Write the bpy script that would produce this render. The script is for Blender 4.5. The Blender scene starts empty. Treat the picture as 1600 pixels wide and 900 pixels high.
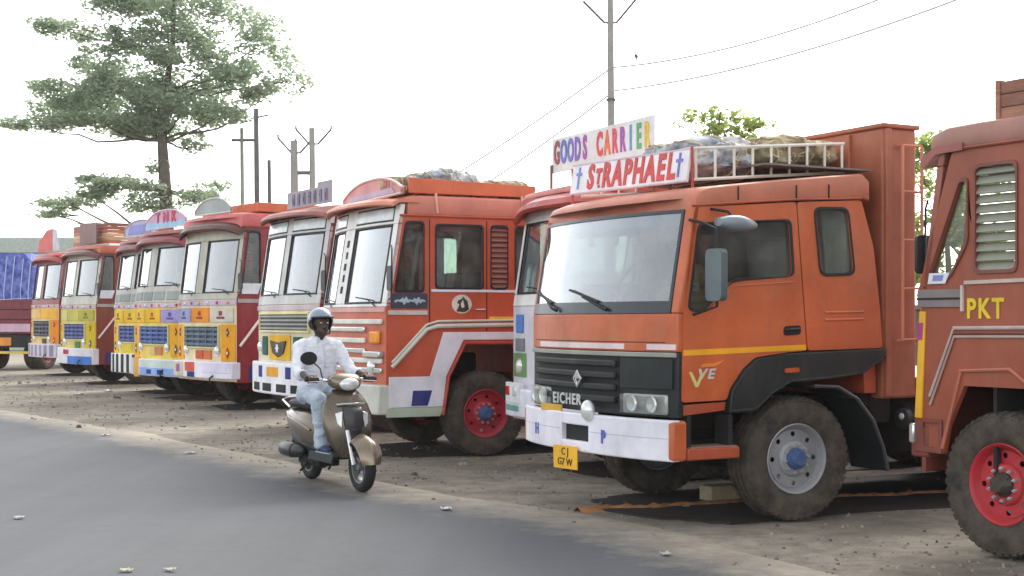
import bpy, bmesh, math, random
from mathutils import Vector, Matrix
from mathutils.geometry import tessellate_polygon
from mathutils import noise as mnoise

R = math.radians
rnd = random.Random(7)
SC = bpy.context.scene
COL = SC.collection

# ------------------------------------------------------------------ camera
cam_data = bpy.data.cameras.new('camera')
cam_data.sensor_width = 36.0
cam_data.lens = 49.5
cam_data.shift_y = 0.03125
cam_data.clip_end = 3000
cam = bpy.data.objects.new('camera', cam_data)
cam.location = (0, 0, 1.6)
cam.rotation_euler = (R(90), 0, 0)
COL.objects.link(cam)
SC.camera = cam

# ------------------------------------------------------------------ sky and sun
SUN_EL, SUN_AZ = 36.0, 20.0            # azimuth measured from +Y towards +X
world = bpy.data.worlds.new('World')
SC.world = world
world.use_nodes = True
wn, wl = world.node_tree.nodes, world.node_tree.links
wn.clear()
sky = wn.new('ShaderNodeTexSky')
sky.sky_type = 'NISHITA'
sky.sun_disc = False
sky.sun_elevation = R(SUN_EL)
sky.sun_rotation = R(SUN_AZ)
sky.air_density = 1.0
sky.dust_density = 2.0
sky.ozone_density = 1.0
hsv = wn.new('ShaderNodeHueSaturation')
hsv.inputs['Saturation'].default_value = 0.2
bgn = wn.new('ShaderNodeBackground')
bgn.inputs['Strength'].default_value = 0.15
wout = wn.new('ShaderNodeOutputWorld')
wl.new(sky.outputs[0], hsv.inputs['Color'])
wl.new(hsv.outputs[0], bgn.inputs['Color'])
wl.new(bgn.outputs[0], wout.inputs[0])

sun_data = bpy.data.lights.new('sun', 'SUN')
sun_data.energy = 0.8
sun_data.angle = R(25)
sun_data.color = (1.0, 0.93, 0.82)
sun = bpy.data.objects.new('sun', sun_data)
sd = Vector((math.sin(R(SUN_AZ)) * math.cos(R(SUN_EL)), math.cos(R(SUN_AZ)) * math.cos(R(SUN_EL)), math.sin(R(SUN_EL))))
sun.rotation_euler = sd.to_track_quat('Z', 'Y').to_euler()
sun.location = (20, 20, 30)
COL.objects.link(sun)

SC.view_settings.view_transform = 'Standard'
SC.view_settings.look = 'None'
SC.view_settings.gamma = 1.0
SC.view_settings.use_curve_mapping = False
SC.view_settings.exposure = 1.58
SC.cycles.max_bounces = 8
SC.cycles.transparent_max_bounces = 16
SC.cycles.volume_bounces = 1
SC.cycles.use_denoising = True

# ------------------------------------------------------------------ materials
def lin(c):
    return tuple((v / 12.92 if v <= 0.04045 else ((v + 0.055) / 1.055) ** 2.4) for v in (x / 255.0 for x in c))

MATS = {}
def new_mat(name):
    m = bpy.data.materials.new(name)
    m.use_nodes = True
    nt = m.node_tree
    return m, nt.nodes, nt.links, nt.nodes['Principled BSDF']

def coords(n, l, scale=(1, 1, 1), kind='Object'):
    tc = n.new('ShaderNodeTexCoord'); mp = n.new('ShaderNodeMapping')
    mp.inputs['Scale'].default_value = scale
    l.new(tc.outputs[kind], mp.inputs[0])
    return mp.outputs[0]

def noise(n, l, vec, scale, detail=4, rough=0.6):
    t = n.new('ShaderNodeTexNoise')
    t.inputs['Scale'].default_value = scale; t.inputs['Detail'].default_value = detail
    t.inputs['Roughness'].default_value = rough
    l.new(vec, t.inputs['Vector'])
    return t.outputs['Fac']

def ramp(n, l, fac, p0, p1, c0=(0, 0, 0, 1), c1=(1, 1, 1, 1)):
    r = n.new('ShaderNodeValToRGB')
    r.color_ramp.elements[0].position = p0; r.color_ramp.elements[1].position = p1
    r.color_ramp.elements[0].color = c0; r.color_ramp.elements[1].color = c1
    l.new(fac, r.inputs[0])
    return r.outputs[0]

def mixc(n, l, fac, a, b, mode='MIX'):
    x = n.new('ShaderNodeMix'); x.data_type = 'RGBA'; x.blend_type = mode
    for sock, v in ((x.inputs[0], fac), (x.inputs[6], a), (x.inputs[7], b)):
        if isinstance(v, (int, float)): sock.default_value = v
        elif isinstance(v, tuple): sock.default_value = v if len(v) == 4 else (*v, 1)
        else: l.new(v, sock)
    return x.outputs[2]

def bump(n, l, h, strength, dist, bsdf):
    b = n.new('ShaderNodeBump')
    b.inputs['Strength'].default_value = strength; b.inputs['Distance'].default_value = dist
    l.new(h, b.inputs['Height']); l.new(b.outputs[0], bsdf.inputs['Normal'])

DUST = lin((150, 132, 112))
def paint(c, rough=0.38, dust=0.3, metal=0.0, var=0.2, coat=0.12, spec=0.4):
    """sprayed truck enamel: faded patches, a dusty film, small scratches"""
    key = ('paint', c, rough, dust, metal, coat, spec)
    if key in MATS: return MATS[key]
    m, n, l, b = new_mat('paint_%d_%d_%d' % c)
    lc = lin(c)
    v = coords(n, l)
    n1 = noise(n, l, v, 1.7, 5, 0.65)
    fade = tuple(min(1, x * (1 + var) + 0.012) for x in lc); deep = tuple(x * (1 - var) for x in lc)
    col = mixc(n, l, ramp(n, l, n1, 0.3, 0.7), deep, fade)
    n2 = noise(n, l, coords(n, l, (1, 1, 0.28)), 5.0, 7, 0.72)
    d = ramp(n, l, n2, 0.48, 0.85, (0, 0, 0, 1), (dust, dust, dust, 1))
    col = mixc(n, l, d, col, DUST)
    n3 = noise(n, l, coords(n, l, (1, 1, 4)), 30, 3, 0.6)
    sc = ramp(n, l, n3, 0.70, 0.76, (0, 0, 0, 1), (0.35, 0.35, 0.35, 1))
    col = mixc(n, l, sc, col, tuple(x * 0.45 + 0.02 for x in lc))
    n4 = noise(n, l, v, 55, 4, 0.75)
    ch = n.new('ShaderNodeMath'); ch.operation = 'MULTIPLY'; l.new(n4, ch.inputs[0]); l.new(n1, ch.inputs[1])
    chip = ramp(n, l, ch.outputs[0], 0.40, 0.43, (0, 0, 0, 1), (0.6, 0.6, 0.6, 1))
    col = mixc(n, l, chip, col, lin((92, 70, 58)))
    n5 = noise(n, l, coords(n, l, (7, 7, 0.45)), 3.2, 5, 0.6)
    run = ramp(n, l, n5, 0.55, 0.75, (0, 0, 0, 1), (dust * 0.8, dust * 0.8, dust * 0.8, 1))
    col = mixc(n, l, run, col, tuple(x * 0.5 + y * 0.25 for x, y in zip(lc, DUST)))
    l.new(col, b.inputs['Base Color'])
    rr = n.new('ShaderNodeMapRange'); l.new(n2, rr.inputs[0])
    rr.inputs[1].default_value = 0.3; rr.inputs[2].default_value = 0.8
    rr.inputs[3].default_value = rough; rr.inputs[4].default_value = min(1, rough + 0.3)
    l.new(rr.outputs[0], b.inputs['Roughness'])
    b.inputs['Metallic'].default_value = metal
    b.inputs['Coat Weight'].default_value = coat; b.inputs['Specular IOR Level'].default_value = spec
    b.inputs['Coat Roughness'].default_value = 0.2
    bump(n, l, noise(n, l, v, 2.6, 3, 0.5), 0.4, 0.03, b)
    MATS[key] = m
    return m

def plain(c, rough=0.6, metal=0.0, var=0.15, scale=8.0, name='surface'):
    key = ('plain', c, rough, metal, scale)
    if key in MATS: return MATS[key]
    m, n, l, b = new_mat('%s_%d_%d_%d' % ((name,) + c))
    lc = lin(c)
    nn = noise(n, l, coords(n, l), scale, 5, 0.65)
    l.new(mixc(n, l, ramp(n, l, nn, 0.3, 0.7), tuple(x * (1 - var) for x in lc), tuple(min(1, x * (1 + var)) for x in lc)), b.inputs['Base Color'])
    b.inputs['Roughness'].default_value = rough; b.inputs['Metallic'].default_value = metal
    bump(n, l, nn, 0.15, 0.01, b)
    MATS[key] = m
    return m

def glass_mat(name='glass', tint=(0.55, 0.6, 0.58), refl=0.22, film=0.1):
    key = ('glass', name)
    if key in MATS: return MATS[key]
    m = bpy.data.materials.new(name); m.use_nodes = True
    n, l = m.node_tree.nodes, m.node_tree.links
    n.clear()
    out = n.new('ShaderNodeOutputMaterial')
    tr = n.new('ShaderNodeBsdfTransparent'); tr.inputs[0].default_value = (*tint, 1)
    df = n.new('ShaderNodeBsdfDiffuse'); df.inputs[0].default_value = (0.5, 0.5, 0.48, 1)
    gl = n.new('ShaderNodeBsdfGlossy'); gl.inputs['Roughness'].default_value = 0.03
    gl.inputs['Color'].default_value = (0.95, 0.97, 1, 1)
    fr = n.new('ShaderNodeLayerWeight'); fr.inputs[0].default_value = 0.5
    pw = n.new('ShaderNodeMath'); pw.operation = 'POWER'; pw.inputs[1].default_value = 3.0
    l.new(fr.outputs['Facing'], pw.inputs[0])
    ad = n.new('ShaderNodeMath'); ad.operation = 'ADD'; ad.use_clamp = True; ad.inputs[1].default_value = refl
    l.new(pw.outputs[0], ad.inputs[0])
    nn = noise(n, l, coords(n, l), 2.5, 6, 0.7)
    fl = n.new('ShaderNodeMapRange'); fl.inputs[1].default_value = 0.42; fl.inputs[2].default_value = 0.72; fl.inputs[3].default_value = film * 0.4; fl.inputs[4].default_value = film * 3.2
    l.new(nn, fl.inputs[0])
    m1 = n.new('ShaderNodeMixShader'); l.new(fl.outputs[0], m1.inputs[0]); l.new(tr.outputs[0], m1.inputs[1]); l.new(df.outputs[0], m1.inputs[2])
    m2 = n.new('ShaderNodeMixShader'); l.new(ad.outputs[0], m2.inputs[0]); l.new(m1.outputs[0], m2.inputs[1]); l.new(gl.outputs[0], m2.inputs[2])
    l.new(m2.outputs[0], out.inputs[0])
    MATS[key] = m
    return m

def leaf_mat(name, c0, c1, trans=0.35):
    m, n, l, b = new_mat(name)
    gi = n.new('ShaderNodeNewGeometry')
    col = mixc(n, l, gi.outputs['Random Per Island'], lin(c0), lin(c1))
    l.new(col, b.inputs['Base Color'])
    b.inputs['Roughness'].default_value = 0.55
    tl = n.new('ShaderNodeBsdfTranslucent'); l.new(col, tl.inputs[0])
    ms = n.new('ShaderNodeMixShader'); ms.inputs[0].default_value = trans
    l.new(b.outputs[0], ms.inputs[1]); l.new(tl.outputs[0], ms.inputs[2])
    l.new(ms.outputs[0], n['Material Output'].inputs[0])
    return m

def wood_mat(name, c):
    m, n, l, b = new_mat(name)
    lc = lin(c)
    nn = noise(n, l, coords(n, l, (1.2, 1.2, 14)), 4, 6, 0.7)
    l.new(mixc(n, l, ramp(n, l, nn, 0.3, 0.7), tuple(x * 0.55 for x in lc), tuple(min(1, x * 1.3) for x in lc)), b.inputs['Base Color'])
    b.inputs['Roughness'].default_value = 0.8
    bump(n, l, nn, 0.4, 0.01, b)
    return m

def tyre_mat():
    m, n, l, b = new_mat('tyre_rubber')
    nn = noise(n, l, coords(n, l), 6, 6, 0.7)
    l.new(mixc(n, l, ramp(n, l, nn, 0.35, 0.7), lin((42, 40, 38)), lin((96, 85, 72))), b.inputs['Base Color'])
    b.inputs['Roughness'].default_value = 0.85
    bump(n, l, noise(n, l, coords(n, l), 40, 3, 0.6), 0.2, 0.01, b)
    return m

def ground_mat():
    m, n, l, b = new_mat('dusty_dirt')
    v = coords(n, l)
    a = noise(n, l, v, 0.55, 8, 0.62)
    c = noise(n, l, v, 5.0, 8, 0.72)
    f = noise(n, l, v, 42, 5, 0.7)
    col = mixc(n, l, ramp(n, l, a, 0.36, 0.64), lin((126, 119, 106)), lin((178, 169, 152)))
    col = mixc(n, l, ramp(n, l, c, 0.42, 0.68), col, mixc(n, l, 0.6, col, lin((98, 88, 78))))
    col = mixc(n, l, ramp(n, l, f, 0.58, 0.72, (0, 0, 0, 1), (0.55, 0.55, 0.55, 1)), col, lin((88, 80, 72)))
    col = mixc(n, l, ramp(n, l, f, 0.30, 0.40, (0.4, 0.4, 0.4, 1), (0, 0, 0, 1)), col, lin((200, 188, 168)))
    oil = noise(n, l, v, 1.1, 4, 0.55)
    col = mixc(n, l, ramp(n, l, oil, 0.56, 0.70, (0, 0, 0, 1), (0.6, 0.6, 0.6, 1)), col, lin((84, 74, 64)))
    mp = n.new('ShaderNodeMapping'); mp.inputs['Rotation'].default_value = (0, 0, R(-28)); mp.inputs['Scale'].default_value = (0.12, 2.2, 1)
    tc = n.new('ShaderNodeTexCoord'); l.new(tc.outputs['Object'], mp.inputs[0])
    rut = noise(n, l, mp.outputs[0], 1.5, 4, 0.6)
    col = mixc(n, l, ramp(n, l, rut, 0.54, 0.68, (0, 0, 0, 1), (0.45, 0.45, 0.45, 1)), col, lin((108, 96, 82)))
    l.new(col, b.inputs['Base Color'])
    b.inputs['Roughness'].default_value = 0.95
    h = n.new('ShaderNodeMath'); h.operation = 'ADD'; l.new(c, h.inputs[0]); l.new(f, h.inputs[1])
    bump(n, l, h.outputs[0], 0.7, 0.03, b)
    return m

def road_mat():
    m, n, l, b = new_mat('worn_asphalt')
    v = coords(n, l)
    at = n.new('ShaderNodeAttribute'); at.attribute_name = 'edge'
    grain = noise(n, l, v, 130, 3, 0.7)
    patch = noise(n, l, v, 0.35, 5, 0.6)
    mp = n.new('ShaderNodeMapping'); mp.inputs['Rotation'].default_value = (0, 0, R(-34)); mp.inputs['Scale'].default_value = (1.1, 0.05, 1)
    tc = n.new('ShaderNodeTexCoord'); l.new(tc.outputs['Object'], mp.inputs[0])
    streak = noise(n, l, mp.outputs[0], 1.6, 4, 0.55)
    col = mixc(n, l, ramp(n, l, patch, 0.3, 0.7), lin((70, 72, 75)), lin((84, 86, 89)))
    col = mixc(n, l, ramp(n, l, streak, 0.35, 0.72, (0, 0, 0, 1), (0.5, 0.5, 0.5, 1)), col, lin((96, 98, 101)))
    col = mixc(n, l, ramp(n, l, grain, 0.45, 0.7, (0, 0, 0, 1), (0.4, 0.4, 0.4, 1)), col, lin((58, 59, 61)))
    mid = noise(n, l, v, 9, 6, 0.75)
    col = mixc(n, l, ramp(n, l, mid, 0.5, 0.68, (0, 0, 0, 1), (0.35, 0.35, 0.35, 1)), col, lin((62, 63, 65)))
    tar = noise(n, l, mp.outputs[0], 0.7, 3, 0.5)
    col = mixc(n, l, ramp(n, l, tar, 0.58, 0.66, (0, 0, 0, 1), (0.3, 0.3, 0.3, 1)), col, lin((56, 57, 60)))
    vd = n.new('ShaderNodeVectorMath'); vd.operation = 'MULTIPLY_ADD'
    tn = n.new('ShaderNodeTexNoise'); tn.inputs['Scale'].default_value = 1.4; tn.inputs['Detail'].default_value = 6; l.new(v, tn.inputs['Vector'])
    l.new(tn.outputs['Color'], vd.inputs[0]); vd.inputs[1].default_value = (1.1, 1.1, 0); l.new(v, vd.inputs[2])
    vo = n.new('ShaderNodeTexVoronoi'); vo.feature = 'DISTANCE_TO_EDGE'; vo.inputs['Scale'].default_value = 0.33; l.new(vd.outputs[0], vo.inputs['Vector'])
    col = mixc(n, l, ramp(n, l, vo.outputs['Distance'], 0.001, 0.005, (0.14, 0.14, 0.14, 1), (0, 0, 0, 1)), col, lin((40, 41, 43)))
    # blown dust near the ragged edge of the seal
    e = n.new('ShaderNodeMath'); e.operation = 'MULTIPLY_ADD'
    en = noise(n, l, v, 2.2, 9, 0.78)
    l.new(en, e.inputs[0]); e.inputs[1].default_value = 1.5
    e2 = n.new('ShaderNodeMath'); e2.operation = 'SUBTRACT'; l.new(at.outputs['Fac'], e2.inputs[0]); e2.inputs[1].default_value = 0.75
    l.new(e2.outputs[0], e.inputs[2])
    dirt = mixc(n, l, ramp(n, l, noise(n, l, v, 6, 6, 0.7), 0.3, 0.7), lin((150, 140, 124)), lin((184, 172, 152)))
    col = mixc(n, l, ramp(n, l, e.outputs[0], 0.05, 1.05, (1, 1, 1, 1), (0, 0, 0, 1)), col, dirt)
    l.new(col, b.inputs['Base Color'])
    b.inputs['Roughness'].default_value = 0.8
    bump(n, l, grain, 0.35, 0.006, b)
    return m

RUBBER = plain((26, 26, 28), 0.6, 0, 0.2, 20, 'black_rubber')
BLACKP = plain((34, 40, 42), 0.45, 0, 0.2, 5, 'black_plastic')
DARKIN = plain((40, 38, 38), 0.9, 0, 0.2, 5, 'cab_lining')
CHASSIS = plain((38, 34, 32), 0.85, 0, 0.3, 6, 'sooty_chassis')
CHROME = plain((205, 205, 202), 0.25, 0.85, 0.08, 6, 'chrome')
SILVER = plain((176, 180, 182), 0.4, 0.35, 0.12, 9, 'silver_paint')
LAMPG = plain((225, 228, 225), 0.12, 0.3, 0.12, 30, 'lamp_glass')
AMBER = plain((238, 150, 30), 0.25, 0, 0.15, 12, 'amber_lens')
REDL = plain((200, 40, 40), 0.25, 0, 0.15, 12, 'red_lens')
TYRE = tyre_mat()
GLASS_F = glass_mat('windshield_glass', (0.66, 0.70, 0.70), 0.13, 0.09)
GLASS_S = glass_mat('side_glass', (0.60, 0.68, 0.64), 0.05, 0.06)
GLASS_T = glass_mat('clear_glass', (0.85, 0.88, 0.8), 0.02, 0.03)

# ------------------------------------------------------------------ mesh helpers
class MB:
    def __init__(s): s.v = []; s.f = []
    def add(s, v, f):
        o = len(s.v); s.v += [tuple(p) for p in v]; s.f += [tuple(i + o for i in q) for q in f]; return s
    def box(s, x0, x1, y0, y1, z0, z1):
        return s.add([(x0, y0, z0), (x1, y0, z0), (x1, y1, z0), (x0, y1, z0), (x0, y0, z1), (x1, y0, z1), (x1, y1, z1), (x0, y1, z1)],
                     [(0, 3, 2, 1), (4, 5, 6, 7), (0, 1, 5, 4), (1, 2, 6, 5), (2, 3, 7, 6), (3, 0, 4, 7)])
    def plate(s, mp, outer, d0, d1, holes=()):
        loops = [list(outer)] + [list(h) for h in holes]
        flat = [p for lp in loops for p in lp]
        tris = tessellate_polygon([[Vector((a, b, 0)) for a, b in lp] for lp in loops])
        k = len(flat)
        vs = [mp(a, b, d0) for a, b in flat] + [mp(a, b, d1) for a, b in flat]
        fs = [tuple(t) for t in tris] + [tuple(i + k for i in reversed(t)) for t in tris]
        st = 0
        for lp in loops:
            n = len(lp)
            for i in range(n):
                a, b = st + i, st + (i + 1) % n
                fs.append((a, b, b + k, a + k))
            st += n
        return s.add(vs, fs)
    def side(s, outer, y0, y1, holes=()):
        return s.plate(lambda a, b, d: (a, d, b), outer, y0, y1, holes)
    def face(s, outer, x0, x1, holes=()):
        return s.plate(lambda a, b, d: (d, a, b), outer, x0, x1, holes)
    def flat(s, outer, z0, z1, holes=()):
        return s.plate(lambda a, b, d: (a, b, d), outer, z0, z1, holes)
    def loft(s, rings, cap=True, closed=False):
        n = len(rings[0]); vs = [p for r in rings for p in r]; fs = []
        m = len(rings)
        for j in range(m if closed else m - 1):
            for i in range(n):
                a, b = j * n + i, j * n + (i + 1) % n
                c, d = ((j + 1) % m) * n + (i + 1) % n, ((j + 1) % m) * n + i
                fs.append((a, b, c, d))
        if cap and not closed:
            fs.append(tuple(range(n - 1, -1, -1))); fs.append(tuple((m - 1) * n + i for i in range(n)))
        return s.add(vs, fs)
    def tube(s, pts, r, n=8, closed=False):
        pts = [Vector(p) for p in pts]; k = len(pts); rings = []
        rs = r if isinstance(r, (list, tuple)) else [r] * k
        up = None
        for i, p in enumerate(pts):
            if closed: t = pts[(i + 1) % k] - pts[i - 1]
            else: t = pts[min(i + 1, k - 1)] - pts[max(i - 1, 0)]
            t.normalize()
            if up is None:
                up = Vector((0, 0, 1)) if abs(t.z) < 0.9 else Vector((1, 0, 0))
            a = t.cross(up); a.normalize(); b = a.cross(t); b.normalize(); up = b
            rings.append([p + (a * math.cos(2 * math.pi * q / n) + b * math.sin(2 * math.pi * q / n)) * rs[i] for q in range(n)])
        return s.loft(rings, True, closed)
    def lathe(s, prof, n=32, c=(0, 0, 0), axis='y'):
        rings = []
        for q in range(n):
            a = 2 * math.pi * q / n; ca, sa = math.cos(a), math.sin(a)
            ring = []
            for r, h in prof:
                p = (r * ca, h, r * sa) if axis == 'y' else ((r * ca, r * sa, h) if axis == 'z' else (h, r * ca, r * sa))
                ring.append((p[0] + c[0], p[1] + c[1], p[2] + c[2]))
            rings.append(ring)
        m = len(prof); vs = [p for r in rings for p in r]; fs = []
        for q in range(n):
            for i in range(m - 1):
                a, b = q * m + i, ((q + 1) % n) * m + i
                fs.append((a, a + 1, b + 1, b))
        return s.add(vs, fs)
    def curved(s, S, y0, y1, z0, z1, out, back, ny=8, nz=2):
        """block lying on the curved front surface x=S(y,z); y0/y1 may be (bottom, top) pairs"""
        g = lambda v, t: v if not isinstance(v, tuple) else v[0] + (v[1] - v[0]) * t
        vs = []
        for d, sg in ((out, -1), (back, 1)):
            for j in range(nz + 1):
                t = j / nz; z = z0 + (z1 - z0) * t
                for i in range(ny + 1):
                    y = g(y0, t) + (g(y1, t) - g(y0, t)) * i / ny
                    vs.append((S(y, z) + sg * d, y, z))
        k = (ny + 1) * (nz + 1); w = ny + 1; fs = []
        for j in range(nz):
            for i in range(ny):
                a = j * w + i
                fs += [(a, a + 1, a + 1 + w, a + w), (a + k, a + w + k, a + 1 + w + k, a + 1 + k)]
        for i in range(ny):
            fs += [(i, i + k, i + 1 + k, i + 1), (nz * w + i, nz * w + i + 1, nz * w + i + 1 + k, nz * w + i + k)]
        for j in range(nz):
            a = j * w
            fs += [(a, a + w, a + w + k, a + k), (a + ny, a + ny + k, a + ny + w + k, a + ny + w)]
        return s.add(vs, fs)
    def ball(s, c, r, nu=16, nv=10):
        rr = r if isinstance(r, (tuple, list)) else (r, r, r)
        rings = []
        for j in range(nv + 1):
            t = -math.pi / 2 + math.pi * j / nv
            cr = max(math.cos(t), 0.02)
            rings.append([(c[0] + rr[0] * cr * math.cos(2 * math.pi * i / nu), c[1] + rr[1] * cr * math.sin(2 * math.pi * i / nu), c[2] + rr[2] * math.sin(t)) for i in range(nu)])
        return s.loft(rings)
    def capsule(s, p0, p1, r0, r1, n=14):
        p0, p1 = Vector(p0), Vector(p1); t = (p1 - p0).normalized()
        pts, rs = [], []
        for a in (85, 60, 35, 12): pts.append(p0 - t * r0 * math.sin(R(a))); rs.append(r0 * math.cos(R(a)))
        pts.append(p0); rs.append(r0); pts.append((p0 + p1) / 2); rs.append((r0 + r1) / 2); pts.append(p1); rs.append(r1)
        for a in (12, 35, 60, 85): pts.append(p1 + t * r1 * math.sin(R(a))); rs.append(r1 * math.cos(R(a)))
        return s.tube(pts, rs, n)
    def mesh(s, name, smooth=35):
        me = bpy.data.meshes.new(name)
        me.from_pydata(s.v, [], s.f)
        bm = bmesh.new(); bm.from_mesh(me)
        bmesh.ops.recalc_face_normals(bm, faces=bm.faces)
        bm.to_mesh(me); bm.free()
        if smooth:
            me.shade_smooth(); me.set_sharp_from_angle(angle=R(smooth))
        return me

def link(name, data, m=None, parent=None, loc=(0, 0, 0), rot=(0, 0, 0)):
    o = bpy.data.objects.new(name, data)
    COL.objects.link(o)
    if m is not None and data is not None and not data.materials: data.materials.append(m)
    o.parent = parent; o.location = loc; o.rotation_euler = rot
    return o

def P(name, mb, m, parent=None, bevel=0.0, seg=2, smooth=35, sub=0, loc=(0, 0, 0), rot=(0, 0, 0)):
    o = link(name, mb.mesh(name, smooth), m, parent, loc, rot)
    if bevel:
        b = o.modifiers.new('bevel', 'BEVEL'); b.width = bevel; b.segments = seg; b.limit_method = 'ANGLE'; b.angle_limit = R(40)
    if sub:
        q = o.modifiers.new('subdivision', 'SUBSURF'); q.levels = sub; q.render_levels = sub
    return o

def tag(o, label=None, cat=None, group=None, kind=None):
    if label: o['label'] = label
    if cat: o['category'] = cat
    if group: o['group'] = group
    if kind: o['kind'] = kind
    return o

def empty(name, loc=(0, 0, 0), rz=0.0, parent=None):
    o = link(name, None, None, parent, loc, (0, 0, rz)); o.empty_display_size = 0.2
    return o

def copy_tree(o, parent=None):
    c = o.copy(); COL.objects.link(c); c.parent = parent
    for ch in list(o.children): copy_tree(ch, c)
    return c

def text(name, body, size, m, parent, loc, rot, ext=0.003, bold=0.0, xs=1.0, align='CENTER', shear=0.0):
    cu = bpy.data.curves.new(name, 'FONT')
    cu.body = body; cu.size = size; cu.extrude = ext; cu.offset = bold; cu.align_x = align; cu.align_y = 'CENTER'; cu.shear = shear
    cu.resolution_u = 3; cu.space_character = 1.0 + bold * 8 / max(size, 0.05)
    t = bpy.data.objects.new(name, cu)
    me = bpy.data.meshes.new_from_object(t)
    bpy.data.objects.remove(t); bpy.data.curves.remove(cu)
    me.materials.clear()
    o = link(name, me, m, parent, loc, rot); o.scale = (xs, 1, 1)
    return o
ROT_SIDE = (R(90), 0, 0)            # lettering on the near flank of a truck
ROT_FRONT = (R(90), 0, R(-90))      # lettering on the front of a truck

def rpoly(pts, r, n=4):
    out = []; k = len(pts)
    for i in range(k):
        p, a, b = Vector(pts[i]), Vector(pts[i - 1]), Vector(pts[(i + 1) % k])
        u, v = (a - p), (b - p)
        d = min(r, u.length * 0.45, v.length * 0.45)
        s0, s1 = p + u.normalized() * d, p + v.normalized() * d
        for j in range(n + 1):
            t = j / n
            q = s0 * (1 - t) ** 2 + p * 2 * t * (1 - t) + s1 * t * t
            out.append((q.x, q.y))
    return out

def inset(pts, d):
    c = Vector((sum(p[0] for p in pts) / len(pts), sum(p[1] for p in pts) / len(pts)))
    out = []
    for p in pts:
        v = Vector(p) - c
        out.append(tuple(c + v * max(0.1, 1 - d / max(v.length, 1e-4))))
    return out

def sellipse(yc, zc, hy, hz, n=28, e=3.0):
    out = []
    for i in range(n):
        a = 2 * math.pi * i / n
        c, s_ = math.cos(a), math.sin(a)
        out.append((yc + hy * math.copysign(abs(c) ** (2 / e), c), zc + hz * math.copysign(abs(s_) ** (2 / e), s_)))
    return out

# ------------------------------------------------------------------ ground and road
edge_pts = [(6.6, -6), (4.2, 3.2), (2.75, 6.7), (1.85, 8.85), (1.24, 10.2), (0.32, 11.78), (-0.64, 12.85), (-1.68, 14.3), (-2.78, 16.0), (-5.42, 20.0), (-9.1, 24.8), (-17.5, 35), (-32, 51), (-70, 88), (-150, 160)]
def road_sheet():
    pts = []
    for i in range(len(edge_pts) - 1):
        a, b = Vector(edge_pts[i]), Vector(edge_pts[i + 1])
        k = max(1, int((b - a).length / 0.35)) if i < 10 else 8
        for j in range(k): pts.append(a.lerp(b, j / k))
    pts.append(Vector(edge_pts[-1]))
    cols = [0.0, 0.15, 0.35, 0.6, 1.0, 1.6, 2.6, 5.0, 8.0, 12.0]
    vs, at, fs = [], [], []
    for i, p in enumerate(pts):
        t = (pts[min(i + 1, len(pts) - 1)] - pts[max(i - 1, 0)]).normalized()
        nrm = Vector((-0.84, -0.54))
        wob = 0.12 * mnoise.noise(Vector((p.x * 0.6, p.y * 0.6, 0))) + 0.09 * mnoise.noise(Vector((p.x * 2.3, p.y * 2.3, 5)))
        for c in cols:
            q = p + nrm * (c + wob * max(0, 1 - c / 2.6))
            vs.append((q.x + 0.16, q.y + 0.10, 0.0 if c > 0.1 else -0.012)); at.append(min(c / 0.95, 1.6))
    w = len(cols)
    for i in range(len(pts) - 1):
        for j in range(w - 1):
            fs.append((i * w + j, i * w + j + 1, (i + 1) * w + j + 1, (i + 1) * w + j))
    mb = MB().add(vs, fs)
    o = P('road', mb, road_mat(), None, smooth=60)
    a = o.data.attributes.new('edge', 'FLOAT', 'POINT')
    a.data.foreach_set('value', at)
    tag(o, 'grey worn asphalt road with a dusty ragged edge', kind='structure')
road_sheet()

def dist_edge(x, y):
    best = 1e9; side = 1
    p = Vector((x, y))
    for i in range(len(edge_pts) - 1):
        a, b = Vector(edge_pts[i]), Vector(edge_pts[i + 1])
        t = max(0, min(1, (p - a).dot(b - a) / (b - a).length_squared))
        q = a + (b - a) * t
        d = (p - q).length
        if d < best:
            best = d; side = 1 if (b - a).cross(p - a) < 0 else -1
    return best * side

def ground_z(x, y):
    d = dist_edge(x, y)
    k = max(0, min(1, d / 1.2))
    h = 0.022 * mnoise.noise(Vector((x * 0.9, y * 0.9, 1))) + 0.014 * mnoise.noise(Vector((x * 3.1, y * 3.1, 2)))
    return -0.008 - 0.012 * (1 - k) + k * min(h, 0.008)

def ground_sheet():
    xs = [-900, -300, -120, -60] + [-30 + 0.3 * i for i in range(134)] + [12, 16, 24, 40, 90, 300, 900]
    ys = [-60, -20, 0, 4] + [6 + 0.3 * i for i in range(114)] + [42, 46, 52, 60, 75, 100, 160, 400, 1500]
    vs = [(x, y, ground_z(x, y) if -30 <= x <= 16 and 4 <= y <= 45 else -0.02) for y in ys for x in xs]
    w = len(xs)
    fs = [(j * w + i, j * w + i + 1, (j + 1) * w + i + 1, (j + 1) * w + i) for j in range(len(ys) - 1) for i in range(w - 1)]
    tag(P('ground', MB().add(vs, fs), ground_mat(), None, smooth=60), 'dusty grey brown dirt shoulder where the trucks park', kind='structure')
ground_sheet()
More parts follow.
